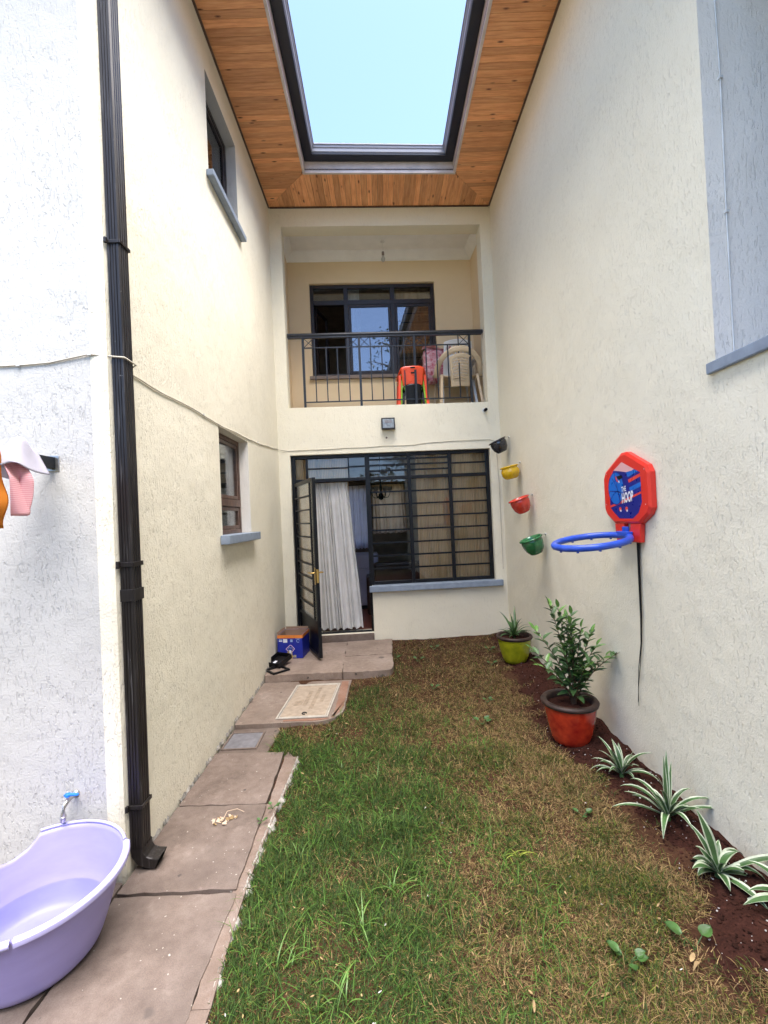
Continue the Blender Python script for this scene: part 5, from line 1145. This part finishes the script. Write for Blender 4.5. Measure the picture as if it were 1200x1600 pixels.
def big_chair(label, m, u, v, z, W_, hback, kind, turn=0):
    t = thing('chair', label, 'chair', BW(u, v, z), TH+turn, 'full size plastic chairs on the balcony'); w = W_/2
    put('seat', G().grid(lambda s, r: ((s-.5)*2*w*.80, -.16+.42*r, .43-.02*math.sin(s*3.14)), 10, 8), m, t, fix=False).modifiers.new('th', 'SOLIDIFY').thickness = .014
    # backrest with real openings
    NU, NV = 30, 34; vs_, fs = [], []
    def bk(s, r):
        k = (s-.5)*2; ww = w*(.42+.10*r**1.5) if kind == 'beige' else w*(.80-.06*r); zt = hback-.06-.05*k*k if kind == 'beige' else hback-.025*k*k
        return (k*ww, -.17-.10*r-.03*(1-k*k), .26+(zt-.26)*r if kind == 'beige' else .40+(zt-.40)*r)
    for j in range(NV+1):
        for i in range(NU+1): vs_.append(bk(i/NU, j/NV))
    for j in range(NV):
        for i in range(NU):
            if kind == 'beige': op = 5 <= j <= 29 and 4 <= i < NU-4 and (j % 3 != 0) and ((i+(j//3 % 2)) % 2 == 0)
            else: op = 21 <= j <= 28 and 3 <= i < NU-3 and i % 4 != 0
            if not op: fs.append((j*(NU+1)+i, j*(NU+1)+i+1, (j+1)*(NU+1)+i+1, (j+1)*(NU+1)+i))
    o = put('backrest', G().add(vs_, fs, 0, True), m, t, fix=False); o.modifiers.new('th', 'SOLIDIFY').thickness = .012
    # arch that sweeps from the arms over the back
    arch = []
    for k in range(25):
        a = math.pi*k/24; arch.append((-w*1.02*math.cos(a), -.235-.03*math.sin(a)+.16*(1-math.sin(a)), .42+(hback-.41)*math.sin(a)**.85)) if kind == 'beige' else None
    if kind == 'beige': put('arch', G().grid(lambda s, r: tuple(Vector(arch[round(s*24)])+Vector((math.cos(math.pi*s)*.036*(r-.5)*2, .012*(r-.5), -.036*(r-.5)*2*math.sin(math.pi*s)-.0))), 24, 3), m, t, fix=False).modifiers.new('th', 'SOLIDIFY').thickness = .016
    for sx in (-1, 1):
        put('armrest', G().grid(lambda s, r, sx=sx: (sx*(w*.96+.03*(s-.5)*2), -.06+.34*r if kind == 'beige' else -.2+.48*r, (.44 if kind == 'beige' else .655)+(.12*r if kind == 'beige' else -.03*r*r)), 3, 8), m, t, fix=False).modifiers.new('th', 'SOLIDIFY').thickness = .015
        for y0, y1 in ((-.15, -.22), (.24, .30)): put('leg', G().grid(lambda s, r, sx=sx, y0=y0, y1=y1: (sx*(w*(1.0-.14*r)+(-.035 if s > .5 else 0)*1.0), y0+(y1-y0)*(1-r)+(.035*(1 if y0 > 0 else -1)*(-1 if .25 < s < .75 else 1))*.5, (.44 if y0 < 0 else (.54 if kind == 'beige' else .65))*r), 4, 6), m, t, fix=False).modifiers.new('th', 'SOLIDIFY').thickness = .010
    return t
big_chair('white plastic armchair with slotted back behind the beige one', M_whitep, 1.42, 6.33, FZ+.035, .52, .90, 'white')
big_chair('beige plastic armchair with perforated back against the balcony railing', M_beigep, 1.405, 6.14, FZ, .60, .735, 'beige')
t = thing('bedding_bundle', 'red and white printed bedding bundle piled on the balcony chairs', 'bedding', BW(1.17, 6.42, FZ+.46), TH)
def bun(s, r):
    a = 2*math.pi*s; ph_ = math.pi*r; n_ = 1+.13*mnoise.noise(Vector((math.cos(a)*2.2, math.sin(a)*2.2, r*6)))+.07*mnoise.noise(Vector((math.cos(a)*6, math.sin(a)*6, r*15+3)))
    sg = lambda v_, e: math.copysign(abs(v_)**e, v_)
    return (.20*sg(math.cos(a), .6)*math.sin(ph_)**.5*n_, .13*sg(math.sin(a), .6)*math.sin(ph_)**.5*n_, .235+(-.245*sg(math.cos(ph_), .6))*n_)
put('cover', G().grid(bun, 56, 36), M_bundle, t, weld=True); put('fold', G().grid(lambda s, r: (-.2+.42*s, -.145+.16*r+.01*math.sin(s*14), .468+.022*math.sin(s*7)+.02*r+.012*math.sin(r*8+s*5)), 24, 8), clothmat('pink_white_sheet', (.80, .68, .70), (.55, .12, .16), .1, None, 14), t, fix=False)

# ------------------------------------------------------------------ tree across the yard, seen in the window reflections
t = thing('tree', 'tall tree across the yard behind the camera, reflected in the balcony window', 'tree', (2.7, -9.5, -.16)); t.scale = (1.25, 1.25, 1.24)
put('trunk', G().tube([(0, 0, 0), (.1, .05, 2.5), (-.05, .1, 5), (.15, .1, 7.2), (.1, 0, 9.0)], [.20, .16, .12, .07, .02], 8), M_bark, t)
q = random.Random(9); lv = G(); br = G()
for i in range(42):
    h = q.uniform(3.0, 9.0); a = q.uniform(0, 6.28); l = q.uniform(.6, 1.9)*(1-.07*(h-3)); p = Vector((0, 0, h)); e = p+Vector((math.cos(a)*l, math.sin(a)*l, l*.55)); br.tube([p, (p+e)/2+Vector((0, 0, .1)), e], [.04, .025, .008], 5)
    for k in range(46):
        f = q.uniform(.3, 1.1); c_ = p+(e-p)*f+Vector((q.gauss(0, .2), q.gauss(0, .2), q.gauss(0, .17))); d1 = Vector((q.gauss(0, 1), q.gauss(0, 1), q.gauss(0, .6))).normalized(); d2 = d1.cross(Vector((q.gauss(0, 1), q.gauss(0, 1), q.gauss(0, 1)))).normalized(); s_ = q.uniform(.05, .10)
        lv.add([c_-d1*s_, c_+d2*s_*.4, c_+d1*s_, c_-d2*s_*.4], [(0, 1, 2, 3)])
put('branches', br, M_bark, t); put('crown', lv, M_tree, t, fix=False)

# leafy blocker added behind camera against low sky light; mirrored in ground floor glass
t = thing('blocker_hedge', 'tall dark green leafy blocker added against low sky light, mirrored in the ground floor glass', 'blocker_hedge', (0, -3.6, -.16))
hv = []; hf = []; nL = 26000
hx = rng.uniform(-9, 9, nL); hz = rng.uniform(.1, 3.5, nL); hy = .32+.10*np.sin(hx*3)+.08*rng.normal(size=nL)
for i in range(nL):
    if hz[i] > 3.1+.3*math.sin(hx[i]*2.1)+.15*math.sin(hx[i]*7): continue
    d1 = rng.normal(size=3); d1 /= np.linalg.norm(d1); d2 = np.cross(d1, rng.normal(size=3)); d2 /= np.linalg.norm(d2); s_ = rng.uniform(.04, .085); p = np.array([hx[i], hy[i], hz[i]]); b = len(hv)
    hv += [tuple(p-d1*s_), tuple(p+d2*s_*.5), tuple(p+d1*s_), tuple(p-d2*s_*.5)]; hf.append((b, b+1, b+2, b+3))
me = bpy.data.meshes.new('foliage'); me.from_pydata(hv, [], hf); me.materials.append(M_tree); put('foliage', me, M_tree, t)
put('core', G().box(-9, 9, -.4, .22, 0, 3.0), M_tree, t)
